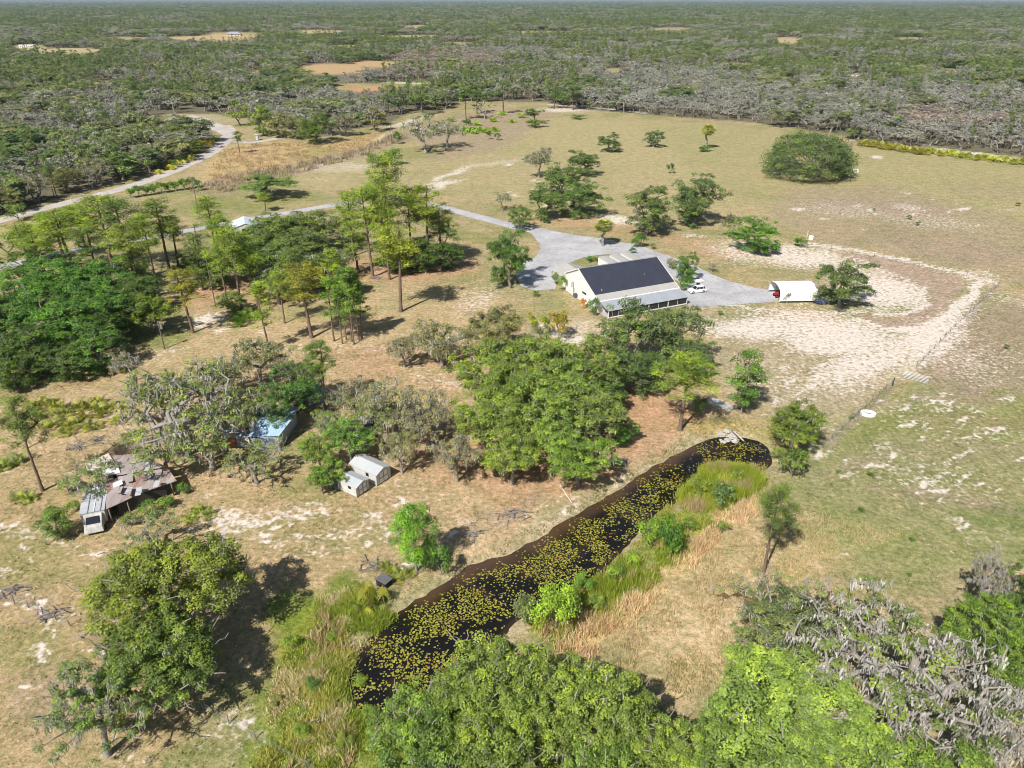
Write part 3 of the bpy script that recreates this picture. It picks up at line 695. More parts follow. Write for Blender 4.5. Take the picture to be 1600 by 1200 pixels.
zone('shore_grass', [(600, 955), (640, 925), (740, 885), (860, 830), (960, 770), (1080, 695), (1170, 670), (1215, 690), (1215, 720), (1180, 660), (1120, 650), (1060, 690), (940, 765), (850, 815), (740, 868), (640, 905), (590, 940)], 4200, (.15, .4), .05, [(0.36, 0.34, 0.14), (0.40, 0.33, 0.16)], 8, 'low pale grass along the far bank of the pond', seed=7)
zone('weed_strip', [(300, 298), (340, 277), (430, 264), (560, 234), (620, 207), (640, 215), (560, 246), (440, 278), (370, 298), (320, 305)], 4000, (.6, 1.4), .16, [(0.46, 0.36, 0.27), (0.46, 0.41, 0.22)], 8, 'strip of brown weeds along the ditch by the road', spread=.7, seed=8)
zone('roadside_straw', [(350, 235), (400, 225), (500, 222), (600, 207), (560, 232), (440, 258), (360, 280), (320, 280)], 5000, (.3, .7), .15, [(0.62, 0.49, 0.28), (0.56, 0.42, 0.26)], 7, 'orange straw grass between the road and the ditch', spread=.6, seed=9)
for nm_, pts_, l_ in (('fence_line_weeds', [(1287, 700), (1340, 650), (1393, 603)], 'grey weeds along the fence by the pond head'), ('far_fence_weeds', [(1432, 575), (1500, 504), (1560, 446)], 'grey weeds along the far fence')):
    poly_ = [(x - 4, y - 2) for x, y in pts_] + [(x + 4, y + 2) for x, y in pts_[::-1]]
    zone(nm_, poly_, 1400, (.1, .35), .06, [(0.42, 0.37, 0.28), (0.36, 0.36, 0.18)], 7, l_, spread=.3, seed=12)

# ------------------------------------------------------------------ tree growing
def tubes(nodes, parent, rad, sides=5):
    """one tapering tube per edge"""
    idx = [i for i in range(len(nodes)) if parent[i] >= 0]
    A = nodes[[parent[i] for i in idx]]; B = nodes[idx]
    ra = np.minimum(rad[[parent[i] for i in idx]], rad[idx] * 1.6); rb = rad[idx]
    D = B - A; L = np.linalg.norm(D, axis=1, keepdims=True) + 1e-6; D = D / L
    up = np.where(np.abs(D[:, 2:3]) < .9, np.array([[0, 0, 1.0]]), np.array([[1.0, 0, 0]]))
    U = np.cross(D, up); U /= np.linalg.norm(U, axis=1, keepdims=True); W = np.cross(D, U)
    t = np.arange(sides) * 2 * math.pi / sides
    ring = U[:, None] * np.cos(t)[None, :, None] + W[:, None] * np.sin(t)[None, :, None]
    VA = A[:, None] + ring * ra[:, None, None]; VB = B[:, None] + ring * rb[:, None, None] + (D * rb[:, None] * .3)[:, None]
    V = np.concatenate([VA, VB], 1).reshape(-1, 3)
    k = np.arange(sides); q = np.stack([k, (k + 1) % sides, (k + 1) % sides + sides, k + sides], 1)
    Q = (np.arange(len(idx))[:, None, None] * 2 * sides + q[None]).reshape(-1, 4)
    return V, Q
def skeleton(centres, base_h, r, rtrunk, lean=(0, 0), wob=.5, seg=3, trunk_top=None, pw=.48):
    top = base_h if trunk_top is None else trunk_top
    n0 = max(3, int(top / 1.2))
    nodes = [np.array([0, 0, -.3])]; parent = [-1]
    for i in range(1, n0 + 1):
        t = i / n0
        nodes.append(np.array([lean[0] * t + r.uniform(-.1, .1) * wob, lean[1] * t + r.uniform(-.1, .1) * wob, top * t])); parent.append(i - 1)
    tips = []
    c0 = nodes[-1] if trunk_top is None else np.array([0, 0, base_h])
    for c in sorted(centres, key=lambda c: np.linalg.norm(c - c0)):
        arr = np.array(nodes)
        d = np.linalg.norm(arr - c, axis=1) + .35 * np.linalg.norm(arr - c0, axis=1) * (trunk_top is None) + np.where(arr[:, 2] > c[2] + .6, 50, 0) + np.where(arr[:, 2] < base_h * .7, 60, 0)
        if trunk_top is not None: d = d + np.abs(arr[:, 2] - c[2] + .5) * .8
        j = int(np.argmin(d)); a = nodes[j]
        k = max(1, min(seg, int(np.linalg.norm(c - a) / .8)))
        for s in range(1, k + 1):
            t = s / k
            p = a + (c - a) * t
            if s < k: p = p + np.array([r.gauss(0, .22), r.gauss(0, .22), r.gauss(0, .15) + .25 * math.sin(math.pi * t)]) * wob * 1.3
            nodes.append(p); parent.append(j if s == 1 else len(nodes) - 2)
        tips.append(len(nodes) - 1)
    nodes = np.array(nodes); w = np.zeros(len(nodes))
    for t in tips: w[t] += 1
    for i in range(len(nodes) - 1, 0, -1): w[parent[i]] += w[i] if parent[i] >= 0 else 0
    rad = rtrunk * (np.maximum(w, .6) / max(w[0], 1)) ** pw
    z = nodes[:, 2]
    rad[:n0 + 1] = rtrunk * (1 - .35 * np.clip(z[:n0 + 1] / max(top, 1), 0, 1)) if trunk_top is None else rtrunk * (1 - .72 * np.clip(z[:n0 + 1] / top, 0, 1))
    rad[0] *= 1.35
    return nodes, np.array(parent), rad, tips
def leaf_quads(C, Rc, per, size, g, flat=.75, upb=.55, needle=False, clumpv=None, shell=.45):
    """leaves round each clump centre"""
    n = len(C); M = n * per
    d = g.normal(size=(M, 3)); d /= np.linalg.norm(d, axis=1, keepdims=True)
    d[:, 2] = np.where(d[:, 2] < -.35, -d[:, 2], d[:, 2])
    rr = shell + (1 - shell) * g.random(M) ** .6
    R = np.repeat(Rc, per)
    lump = 1 + .28 * np.sin(d[:, 0] * 5 + np.repeat(g.random(n) * 6, per)) * np.sin(d[:, 1] * 5 + 1.3)
    Pn = np.repeat(C, per, 0) + d * (R * rr * lump)[:, None] * np.array([1, 1, flat])
    nrm = d * .7 + np.array([0, 0, upb]) + g.normal(size=(M, 3)) * .45
    nrm /= np.linalg.norm(nrm, axis=1, keepdims=True)
    if needle:
        t = d + g.normal(size=(M, 3)) * .5 + np.array([0, 0, .4])
    else:
        t = g.normal(size=(M, 3))
    t -= nrm * np.sum(t * nrm, 1, keepdims=True); t /= np.linalg.norm(t, axis=1, keepdims=True) + 1e-9
    b = np.cross(nrm, t)
    s = size * g.uniform(.6, 1.25, M)[:, None]; w = s * (.28 if needle else .55)
    if needle: s = s * 1.35
    V = np.stack([Pn - t * s * .5, Pn + b * w * .5 , Pn + t * s * .5, Pn - b * w * .5], 1).reshape(-1, 3)
    Q = np.arange(M * 4).reshape(-1, 4)
    cv = g.random(n) if clumpv is None else clumpv
    v = np.repeat(cv, per) * .7 + g.random(M) * .3
    return V, Q, v
def moss_strips(A, L, W, g, n=3):
    """tapering curtains hanging under points A"""
    M = len(A) * n
    P0 = np.repeat(A, n, 0) + g.normal(0, .22, (M, 3)) * np.array([1, 1, .4])
    l = np.repeat(L, n) * g.uniform(.5, 1.2, M); a = g.random(M) * 3.1416
    w = W * g.uniform(.5, 1.3, M)
    dx = np.stack([np.cos(a) * w, np.sin(a) * w, np.zeros(M)], 1)
    sw = g.normal(0, .08, (M, 3)) * l[:, None]; sw[:, 2] = 0
    mid = P0 + sw - np.array([0, 0, 1]) * (l * .5)[:, None]; end = P0 + sw * 1.5 - np.array([0, 0, 1]) * l[:, None]
    V = np.stack([P0 - dx * .5, P0 + dx * .5, mid + dx * .45, mid - dx * .45, end], 1).reshape(-1, 3)
    b = np.arange(M)[:, None] * 5
    return V, b + np.array([0, 1, 2, 3]), b + np.array([3, 2, 4]), g.random(M)

def oak_centres(r, R, zc, c, n, lob=.25, inner=.25, low=-.35, neg=.8):
    """clumps gathered on separate lobes of an uneven dome, so sky and shade show between limbs"""
    nl = min(34, max(9, int(n / 7.5))); lobes = []
    ph = [r.random() * 6.28 for _ in range(3)]
    tries = 0
    while len(lobes) < nl and tries < 400:
        tries += 1
        z = r.uniform(low * .8, .95); a = r.random() * 6.2832; s = math.sqrt(max(0, 1 - z * z))
        rad = r.uniform(.62, .86) if r.random() > inner * .6 else r.uniform(.25, .5)
        rad *= 1 + lob * (math.sin(2 * a + ph[0]) * .5 + math.sin(3 * a + ph[1]) * .5)
        p = np.array([R * s * math.cos(a) * rad, R * s * math.sin(a) * rad, zc + c * z * rad * (1.05 if z > 0 else neg)])
        if all(np.linalg.norm(p - q[0]) > R * .30 for q in lobes) or tries > 250: lobes.append((p, R * r.uniform(.25, .42)))
    out = []; tries = 0
    while len(out) < n and tries < n * 40:
        tries += 1
        p0, lr = lobes[r.randrange(len(lobes))]
        z = r.uniform(-.45, 1); a = r.random() * 6.2832; s = math.sqrt(max(0, 1 - z * z)); k = r.uniform(.7, 1.05)
        p = p0 + np.array([math.cos(a) * s, math.sin(a) * s, z * .75]) * lr * k
        if all(np.linalg.norm(p - q) > R * (.10 if n < 120 else .075) for q in out[-80:]): out.append(p)
    return out

TREE_CACHE = {}
def grow(kind, variant, lod):
    """unit-ish trees: returns dict part -> mesh, nominal height, nominal crown width"""
    key = (kind, variant, lod)
    if key in TREE_CACHE: return TREE_CACHE[key]
    r = random.Random(hash((ord(kind[0]), variant, 5)) & 0xffff); g = np.random.default_rng(variant * 101 + ord(kind[0]) + (7 if len(kind) > 1 else 0))
    out = {}
    per, ls = {'hi': (120, .235), 'mid': (82, .32), 'lo': (42, .60)}[lod]
    nc = {'hi': 300, 'mid': 165, 'lo': 55}[lod]
    if kind in ('oak', 'lightoak', 'mossoak', 'sparse', 'bareoak'):
        H, R = 12.0, 6.0
        zc, c = (.56 * H, .42 * H) if kind != 'oak' else (.50 * H, .46 * H)
        if kind == 'bareoak': nc = int(nc * .75)
        if kind == 'sparse': nc = int(nc * .75)
        C = oak_centres(r, R * .86, zc, c * .86, nc, lob=.25 if kind != 'sparse' else .4, low=-.6 if kind != 'oak' else -1.15, neg=.8 if kind != 'oak' else 1.3)
        if kind in ('sparse', 'bareoak'): C = [p for p in C if r.random() < .85]
        nodes, par, rad, tips = skeleton(C, H * (.26 if kind not in ('bareoak', 'oak') else .16), r, .42 if kind != 'bareoak' else .56, pw=.48 if kind != 'bareoak' else .55, lean=(r.uniform(-.5, .5), r.uniform(-.5, .5)))
        # bare twigs that stick out of the crown
        if lod != 'lo':
            nl_, pl_, rl_ = [nodes], list(par), list(rad); cnt = len(nodes); mid_ = np.array([0, 0, zc])
            for t_ in tips:
                if r.random() < (.14 if kind in ('lightoak', 'sparse', 'mossoak') else .08):
                    o_ = nodes[t_] - mid_; o_ = o_ / (np.linalg.norm(o_) + 1e-6); p_ = nodes[t_]; j_ = t_
                    for q_ in range(3):
                        o_ = o_ + np.array([r.gauss(0, .35), r.gauss(0, .35), r.gauss(.1, .25)]); o_ = o_ / np.linalg.norm(o_)
                        p_ = p_ + o_ * r.uniform(.4, .75); nl_.append(p_[None]); pl_.append(j_); rl_.append(.055 - .013 * q_); j_ = cnt; cnt += 1
            nodes2, par2, rad2 = np.concatenate(nl_), np.array(pl_), np.array(rl_)
        else: nodes2, par2, rad2 = nodes, par, rad
        V, Q = tubes(nodes2, par2, rad2, 7 if lod == 'hi' else 5 if lod == 'mid' else 3)
        out['trunk'] = ('bark', V, Q)
        CA = np.array(C)
        frac = {'oak': 1, 'lightoak': .9, 'mossoak': .55, 'sparse': .45, 'bareoak': .25 if lod != 'hi' else .12}[kind]
        k = g.random(len(CA)) < (frac if frac > .9 else frac + .15)
        CL = CA[k]
        pr = {'oak': per, 'lightoak': per, 'mossoak': int(per * .7), 'sparse': int(per * .55), 'bareoak': int(per * .5)}[kind]
        rc = g.uniform(.7, 1.3, len(CL)) * {'hi': .66, 'mid': .82, 'lo': 1}[lod] * (.85 if kind in ('sparse', 'bareoak') else 1.0)
        out['crown'] = ('leaf',) + leaf_quads(CL, rc, pr, ls, g, flat=.7)
        if kind in ('mossoak', 'sparse', 'bareoak', 'lightoak'):
            big = [i for i in range(len(nodes)) if nodes[i][2] > H * .3]
            pick = [i for i in big if g.random() < {'lightoak': .22, 'mossoak': .9, 'sparse': .65, 'bareoak': 1}[kind]]
            A = nodes[pick]
            nn = {'hi': 9, 'mid': 6, 'lo': 3}[lod] * (3 if kind == 'bareoak' and lod == 'hi' else 2 if kind == 'bareoak' and lod == 'lo' else 1)
            out['spanish_moss'] = ('moss',) + moss_strips(A, g.uniform(.4, 1.4, len(A)) * (.62 if kind == 'bareoak' else 1), {'hi': .085, 'mid': .15, 'lo': .34}[lod], g, nn)
    elif kind in ('pine', 'thinpine'):
        H, R = 18.0, (3.6 if kind == 'pine' else 2.0)
        lo = .52 if kind == 'pine' else .42
        C = []; ncp = {'hi': 80, 'mid': 58, 'lo': 22}[lod]
        if kind == 'thinpine': ncp = int(ncp * .6)
        for i in range(ncp):
            t = r.random() ** .75; z = H * (lo + (1.0 - lo) * t) - .6
            a = r.random() * 6.283
            prof = (math.sin(math.pi * min(1, t * .70 + .22)) ** .6) * (.5 + .5 * math.sin(a * 1.5 + t * 7 + variant) ** 2) if kind == 'pine' else (1.05 - .75 * t)
            rr = R * prof * r.uniform(.3, 1)
            C.append(np.array([rr * math.cos(a), rr * math.sin(a), z]))
        nodes, par, rad, tips = skeleton(C, H * lo, r, .23 if kind == 'pine' else .14, lean=(r.uniform(-.5, .5), r.uniform(-.4, .4)), wob=.35, seg=3, trunk_top=H * .97)
        V, Q = tubes(nodes, par, rad, 7 if lod == 'hi' else 6 if lod == 'mid' else 3)
        out['trunk'] = ('pbark', V, Q)
        CA = np.array(C)
        out['crown'] = ('needle',) + leaf_quads(CA, g.uniform(.65, 1.35, len(CA)) * (.9 if kind == 'pine' else .65), int(per * 1.3), ls * .95, g, flat=.98, upb=.25, needle=True, shell=.25)
    elif kind == 'upright':
        H, R = 9.0, 2.6
        C = []
        for i in range({'hi': 60, 'mid': 45, 'lo': 20}[lod]):
            t = r.random(); a = r.random() * 6.283; rr = R * (math.sin(math.pi * (t * .8 + .15)) ** .6) * r.uniform(.35, 1)
            C.append(np.array([rr * math.cos(a), rr * math.sin(a), H * (.2 + .75 * t)]))
        nodes, par, rad, tips = skeleton(C, H * .2, r, .17, wob=.4, trunk_top=H * .9)
        V, Q = tubes(nodes, par, rad, 5)
        out['trunk'] = ('bark', V, Q)
        out['crown'] = ('leaf',) + leaf_quads(np.array(C), g.uniform(.6, 1.05, len(C)), int(per * 1.5), ls * .9, g, flat=.85)
    elif kind == 'dome':       # big oak whose crown reaches the ground
        H, R = 10.0, 10.0
        C = []
        while len(C) < 330:
            z = r.uniform(-.35, 1); a = r.random() * 6.2832; s_ = math.sqrt(1 - z * z)
            k_ = (.90 + .16 * math.sin(5 * a + z * 4) * math.sin(3 * a + 1 + z * 7)) * r.uniform(.84, 1.02)
            p = np.array([R * s_ * math.cos(a) * k_, R * s_ * math.sin(a) * k_, max(.5, H * .30 + H * .64 * z * k_)])
            if all(np.linalg.norm(p - q) > 1.0 for q in C): C.append(p)
        nodes, par, rad, tips = skeleton(C, H * .2, r, .6)
        V, Q = tubes(nodes, par, rad, 5)
        out['trunk'] = ('bark', V, Q)
        out['crown'] = ('leaf',) + leaf_quads(np.array(C), g.uniform(1.0, 1.7, len(C)), per, ls * 1.15, g)
    elif kind in ('shrub', 'bush'):
        H, R = 2.4, 1.9
        C = oak_centres(r, R * .75, H * .42, H * .42, {'hi': 34, 'mid': 22, 'lo': 10}[lod], lob=.3, inner=.3, low=-.5)
        C = [p for p in C]
        nodes, par, rad, tips = skeleton(C, .35, r, .07)
        V, Q = tubes(nodes, par, rad, 4)
        out['trunk'] = ('bark', V, Q)
        out['crown'] = ('leaf',) + leaf_quads(np.array(C), g.uniform(.4, .7, len(C)), int(per * .75), ls * .7, g, flat=.8)
    elif kind in ('palm', 'palmetto'):
        H = 7.0 if kind == 'palm' else 1.3
        Vs, Qs, vs = [], [], []; off = 0
        nf = 46 if kind == 'palm' else 26
        hub = np.array([0, 0, H - 1.6]) if kind == 'palm' else np.array([0, 0, .15])
        for i in range(nf):
            a = r.random() * 6.283; el = math.radians(r.uniform(-55, 80) if kind == 'palm' else r.uniform(5, 80))
            L = r.uniform(1.1, 1.5) if kind == 'palm' else r.uniform(.5, 1.0)
            dirv = np.array([math.cos(a) * math.cos(el), math.sin(a) * math.cos(el), math.sin(el)])
            side = np.array([-math.sin(a), math.cos(a), 0]); nup = np.cross(dirv, side)
            p0 = hub + (r.uniform(-.1, .1) if kind == 'palm' else 0) + (np.array([r.gauss(0, .45), r.gauss(0, .45), 0]) if kind == 'palmetto' else 0)
            c = p0 + dirv * L * .75
            fl = 1.0 if kind == 'palm' else .62
            vv = r.random() * .6 + (.4 if el > 0 else 0)
            # petiole
            V = [p0 - side * .03, p0 + side * .03, c + side * .03, c - side * .03]
            Vs += V; Qs.append([off, off + 1, off + 2, off + 3]); vs.append(.5); off += 4
            for k in range(13):     # leaflets of the fan
                th = math.radians(-105 + 17.5 * k)
                dd = dirv * math.cos(th) + side * math.sin(th)
                e = c + dd * fl * r.uniform(.85, 1.1) + np.array([0, 0, -1]) * fl * .28
                pp = np.cross(dd, nup) * .062 * fl
                m = c + dd * fl * .55
                Vs += [c, m + pp, e, m - pp]; Qs.append([off, off + 1, off + 2, off + 3]); vs.append(vv); off += 4
        if kind == 'palm':
            n = 8; nodes = np.array([[r.gauss(0, .03) * i, r.gauss(0, .03) * i, -.2 + (H - 1.4) * i / n] for i in range(n + 1)])
            rad = np.array([.24 - .008 * i + (.1 if i > 5 else 0) for i in range(n + 1)])
        else:
            nodes = np.array([[0, 0, -.1], [.1, 0, .1], [.35, .1, .22]]); rad = np.array([.1, .1, .08])
        V, Q = tubes(nodes, np.arange(len(nodes)) - 1, rad, 8)
        out['trunk'] = ('bark', V, Q)
        out['fronds'] = ('fan', np.array(Vs), np.array(Qs), np.array(vs))
        R = 1.8 if kind == 'palm' else 1.4
    mats = {'bark': M_BARK, 'pbark': M_PBARK, 'leaf': M_LEAF, 'needle': M_PINE, 'moss': M_MOSS, 'fan': M_FAN}
    if kind in ('sparse', 'bareoak', 'mossoak'): mats['bark'] = M_GREYBARK
    res = {}
    for nm, t in out.items():
        if t[0] in ('bark', 'pbark'): res[nm] = np_mesh(nm, t[1], t[2], mats=[mats[t[0]]])
        elif t[0] == 'moss': res[nm] = np_mesh(nm, t[1], t[2], t[3], mats=[mats['moss']], fattr=np.concatenate([t[4], t[4]]))
        else: res[nm] = np_mesh(nm, t[1], t[2], mats=[mats[t[0]]], fattr=t[3])
    TREE_CACHE[key] = (res, H, R * 2, out)
    return TREE_CACHE[key]

NAMES = {'oak': 'oak_tree', 'lightoak': 'oak_tree', 'mossoak': 'mossy_oak', 'sparse': 'sparse_oak', 'bareoak': 'mossy_bare_tree', 'pine': 'pine_tree', 'thinpine': 'pine_tree',
         'upright': 'young_tree', 'dome': 'oak_tree', 'shrub': 'shrub', 'bush': 'shrub', 'palm': 'palm_tree', 'palmetto': 'palmetto'}
CATS = {'oak': 'tree', 'lightoak': 'tree', 'mossoak': 'tree', 'sparse': 'tree', 'bareoak': 'tree', 'pine': 'pine', 'thinpine': 'pine', 'upright': 'tree', 'dome': 'tree',
        'shrub': 'shrub', 'bush': 'shrub', 'palm': 'palm', 'palmetto': 'palmetto'}
FOL = 1.75
MOSSC = (0.49, 0.465, 0.46)
def plant(kind, X, Y, h, wd, tint, label, group=None, variant=None, lod=None, rz=None, tilt=(0, 0)):
    dep = depth(X, Y, h / 2)
    if lod is None: lod = 'hi' if dep < 92 else 'mid' if dep < 400 else 'lo'
    if kind in ('shrub', 'bush', 'upright') and lod == 'lo' : lod = 'mid'
    nvar = 4 if lod == 'hi' else 4
    if variant is None: variant = random.randrange(nvar)
    res, H, W, _ = grow(kind, variant, lod)
    root = empty(NAMES[kind], (X, Y, gzs(X, Y)), random.random() * 6.283 if rz is None else rz, label, CATS[kind], group)
    root.rotation_euler[0], root.rotation_euler[1] = tilt
    if kind in ('oak', 'lightoak', 'mossoak', 'sparse', 'bareoak'): wd *= 1.14
    if kind == 'pine': wd *= 1.1
    root.scale = (wd / W, wd / W, h / H)
    jit = 1 + random.uniform(-.07, .07)
    for nm, me in res.items():
        par = root
        o = mobj(nm, me, par)
        if nm == 'spanish_moss': o.color = (*[c * jit for c in MOSSC], 1)
        else: o.color = (*[min(1, c * jit * FOL * k_) for c, k_ in zip(tint, (1, 1, 1) if kind in ('palm', 'palmetto') or tint[0] > tint[1] * .92 else (.92, 1.03, .9))], 1)
    return root
# k: (zc/h, c/h) of the crown in each kind, for reading heights off the photograph
KC = {'oak': (.52, .46), 'lightoak': (.58, .42), 'mossoak': (.58, .42), 'sparse': (.58, .42), 'bareoak': (.58, .42), 'pine': (.74, .26), 'thinpine': (.7, .3), 'upright': (.58, .42),
      'dome': (.45, .55), 'shrub': (.5, .5), 'bush': (.5, .5), 'palm': (.8, .2), 'palmetto': (.5, .5)}
def at_base(kind, bx, by, ty, w, tint, label, group=None, **kw):
    """base pixel, crown top pixel row, crown width in pixels"""
    X, Y = G(bx, by); hm = Hmeas(bx, by, ty); dep = depth(X, Y, hm * .6); wd = w * dep / F
    th = math.atan2(CAMH - hm * .6, math.hypot(X, Y)); a = wd / 2; kz, kc = KC[kind]
    lo, hi = .3, 60
    for _ in range(30):
        h = (lo + hi) / 2
        top = kz * h + math.sqrt((a * math.sin(th)) ** 2 + (kc * h * math.cos(th)) ** 2) / math.cos(th) * .97
        if top < hm: lo = h
        else: hi = h
    return plant(kind, X, Y, max(h, hm * .45), wd, tint, label, group, **kw)
def at_crown(kind, cx, cy, w, h, tint, label, group=None, **kw):
    """crown centre pixel, crown width in pixels, height in metres"""
    X, Y = G(cx, cy, h * KC[kind][0]); wd = w * depth(X, Y, h * .6) / F
    return plant(kind, X, Y, h, wd, tint, label, group, **kw)

DK = (0.055, 0.085, 0.020); MD = (0.085, 0.115, 0.026); LT = (0.125, 0.155, 0.032); OL = (0.125, 0.13, 0.055); GY = (0.145, 0.145, 0.085); BR = (0.10, 0.18, 0.022); YG = (0.17, 0.18, 0.028); BG = (0.06, 0.12, 0.02)
PN = (0.14, 0.175, 0.026); PY = (0.15, 0.155, 0.022); PD = (0.085, 0.115, 0.03)
B, C_ = at_base, at_crown
# --- large oaks and trees (crown centre)
C_('oak', 22, 460, 120, 11, BG, 'deep green oak at the left frame edge below the flat topped pines')
C_('oak', 98, 436, 115, 12, BG, 'deep green oak in the upper middle of the dense left oak clump')
C_('oak', 165, 438, 110, 12, (0.055, 0.11, 0.022), 'bright topped oak at the upper right of the dense left clump')
C_('oak', 40, 535, 125, 11, DK, 'dark oak low at the left frame edge of the dense clump')
C_('oak', 118, 505, 130, 12, BG, 'broad dark oak in the centre of the dense left clump')
C_('oak', 178, 492, 110, 11, DK, 'dark oak at the right edge of the dense left clump with shade beside it')
C_('oak', 95, 560, 90, 8, DK, 'lowest oak of the dense left clump beside the mown strip')
C_('lightoak', 238, 485, 70, 9, (0.11, 0.14, 0.02), 'yellow green oak standing just right of the dense left clump')
C_('oak', -40, 500, 140, 12, DK, 'dark oak cut by the left frame edge')
C_('lightoak', 435, 365, 120, 12, MD, 'grey green mossy oak right of the pale shed')
C_('lightoak', 495, 355, 100, 12, (0.09, 0.11, 0.035), 'tall mossy oak left of the central pine group')
C_('oak', 400, 410, 100, 11, (0.07, 0.10, 0.03), 'dark oak under the pale shed in the middle left wood')
C_('mossoak', 462, 420, 100, 11, MD, 'mossy oak in the middle of the left centre wood')
C_('oak', 505, 420, 70, 9, MD, 'small oak on the right edge of the left centre wood')
C_('lightoak', 415, 288, 84, 8.5, (0.10, 0.14, 0.04), 'round feathery oak standing alone on the pasture left of the driveway')
C_('oak', 688, 385, 80, 12, DK, 'dark oak at the right foot of the central pine group')
C_('oak', 648, 400, 80, 8, DK, 'low dark oak under the middle of the central pines')
B('oak', 797, 447, 352, 74, (0.05, 0.095, 0.018), 'dark green tree with a bare trunk beside the gravel apron')
C_('mossoak', 688, 530, 92, 10, OL, 'olive mossy oak on bare sand left of the yellow bush')
C_('mossoak', 630, 545, 50, 7, OL, 'small olive oak left of the olive mossy oak')
C_('lightoak', 772, 512, 90, 11, OL, 'pale olive oak left of the yellow bush')
C_('lightoak', 765, 575, 130, 12, LT, 'light green oak at the upper left of the central oak mass')
C_('lightoak', 845, 570, 130, 13, LT, 'light green oak below the yellow bush')
C_('lightoak', 915, 565, 110, 12, (0.115, 0.14, 0.035), 'olive green oak left of the dark oak by the house')
C_('lightoak', 755, 645, 110, 11, LT, 'light green oak at the left of the central oak mass')
C_('lightoak', 830, 635, 130, 12, (0.12, 0.155, 0.035), 'tall light green oak in the middle of the central oak mass')
C_('lightoak', 915, 640, 120, 11, (0.115, 0.14, 0.04), 'grey green oak at the right of the central oak mass')
C_('lightoak', 800, 712, 90, 9, LT, 'light green oak over the half hidden white pickup')
C_('lightoak', 905, 715, 105, 9, (0.12, 0.17, 0.03), 'bright oak nearest the pond in the central mass')
C_('oak', 975, 668, 48, 6, BG, 'small dark oak at the right tip of the central mass')
C_('oak', 990, 520, 120, 15, (0.07, 0.095, 0.035), 'dark grey green oak in front of the house porch')
C_('oak', 1058, 522, 110, 14, (0.085, 0.105, 0.045), 'grey green oak right of the one before the house porch')
C_('oak', 1000, 575, 90, 10, (0.06, 0.09, 0.03), 'dark oak with a thick trunk below the house porch')
C_('mossoak', 610, 640, 105, 11, GY, 'grey mossy oak above the two white sheds')
C_('mossoak', 665, 650, 90, 10, GY, 'grey mossy oak between the white sheds and the central mass')
C_('mossoak', 560, 625, 80, 9, (0.13, 0.135, 0.07), 'pale grey oak behind the white sheds')
C_('mossoak', 625, 700, 60, 8, (0.14, 0.15, 0.05), 'small mossy oak right of the taller white shed')
B('mossoak', 714, 752, 675, 78, GY, 'small grey mossy tree with a pale trunk left of the central mass')
C_('lightoak', 545, 685, 75, 8, (0.10, 0.16, 0.035), 'green oak right of the blue roofed cottage')
C_('lightoak', 497, 700, 60, 7, (0.12, 0.16, 0.03), 'light green oak below the blue roofed cottage')
B('lightoak', 518, 762, 715, 56, (0.11, 0.16, 0.03), 'small oak leaning over the smaller white shed')
B('lightoak', 504, 772, 725, 40, (0.11, 0.16, 0.03), 'thin oak left of the smaller white shed')
C_('oak', 455, 605, 90, 10, (0.06, 0.11, 0.03), 'dark green oak behind the blue roofed cottage')
C_('oak', 425, 640, 62, 9, (0.07, 0.115, 0.03), 'green oak overhanging the blue roofed cottage')
C_('mossoak', 400, 560, 90, 10, (0.13, 0.14, 0.06), 'grey green oak above the blue roofed cottage')
C_('sparse', 375, 640, 95, 10, (0.13, 0.15, 0.05), 'ragged oak with grey limbs left of the blue roofed cottage')
C_('bareoak', 275, 640, 190, 14, (0.13, 0.155, 0.045), 'tall grey limbed tree hung with moss behind the ruined shack')
C_('bareoak', 235, 625, 110, 13, (0.13, 0.155, 0.05), 'grey mossy tree at the left of the tall grey limbed tree')
C_('sparse', 320, 680, 130, 11, (0.13, 0.155, 0.045), 'sparse mossy tree between shack and blue roofed cottage')
C_('sparse', 395, 720, 90, 7, (0.13, 0.15, 0.045), 'low sparse mossy tree below the blue roofed cottage')
C_('bareoak', 205, 570, 50, 10, (0.14, 0.14, 0.08), 'dead leaning tree wrapped in grey moss above the shack', tilt=(0, -.25), rz=0)
C_('mossoak', 345, 590, 80, 8, (0.13, 0.15, 0.06), 'pale mossy tree above the tall grey limbed tree')
C_('oak', 65, 485, 110, 12, BG, 'dark oak in the left middle of the dense clump')
C_('oak', 148, 540, 100, 10, (0.06, 0.11, 0.022), 'oak at the lower right of the dense left clump')
C_('oak', 215, 455, 80, 10, DK, 'dark oak under the mossy trunked pine')
C_('oak', 130, 470, 100, 12, BG, 'oak between the centre and the top of the dense left clump')
C_('oak', 60, 420, 100, 10, BG, 'oak at the top left of the dense clump below the pines')
C_('oak', 10, 500, 100, 11, BG, 'oak half cut by the left edge in the dense clump')
C_('oak', 15, 575, 80, 8, DK, 'lowest leftmost oak of the dense clump')
C_('lightoak', 800, 665, 100, 11, LT, 'oak at the lower middle of the central oak mass')
C_('lightoak', 870, 680, 90, 10, (0.12, 0.16, 0.035), 'oak above the bright oak nearest the pond')
C_('lightoak', 800, 610, 100, 12, LT, 'oak filling the left centre of the central mass')
C_('lightoak', 880, 605, 110, 12, (0.115, 0.15, 0.035), 'oak filling the right centre of the central mass')
C_('oak', 945, 600, 80, 10, (0.08, 0.115, 0.03), 'oak between the central mass and the porch oaks')
C_('oak', 1095, 560, 50, 9, (0.07, 0.10, 0.04), 'small grey green oak at the right end of the porch oaks')
C_('lightoak', 470, 385, 90, 11, (0.085, 0.11, 0.035), 'mossy oak in the heart of the left centre wood')
C_('oak', 385, 385, 80, 10, (0.10, 0.14, 0.03), 'green oak at the left of the left centre wood')
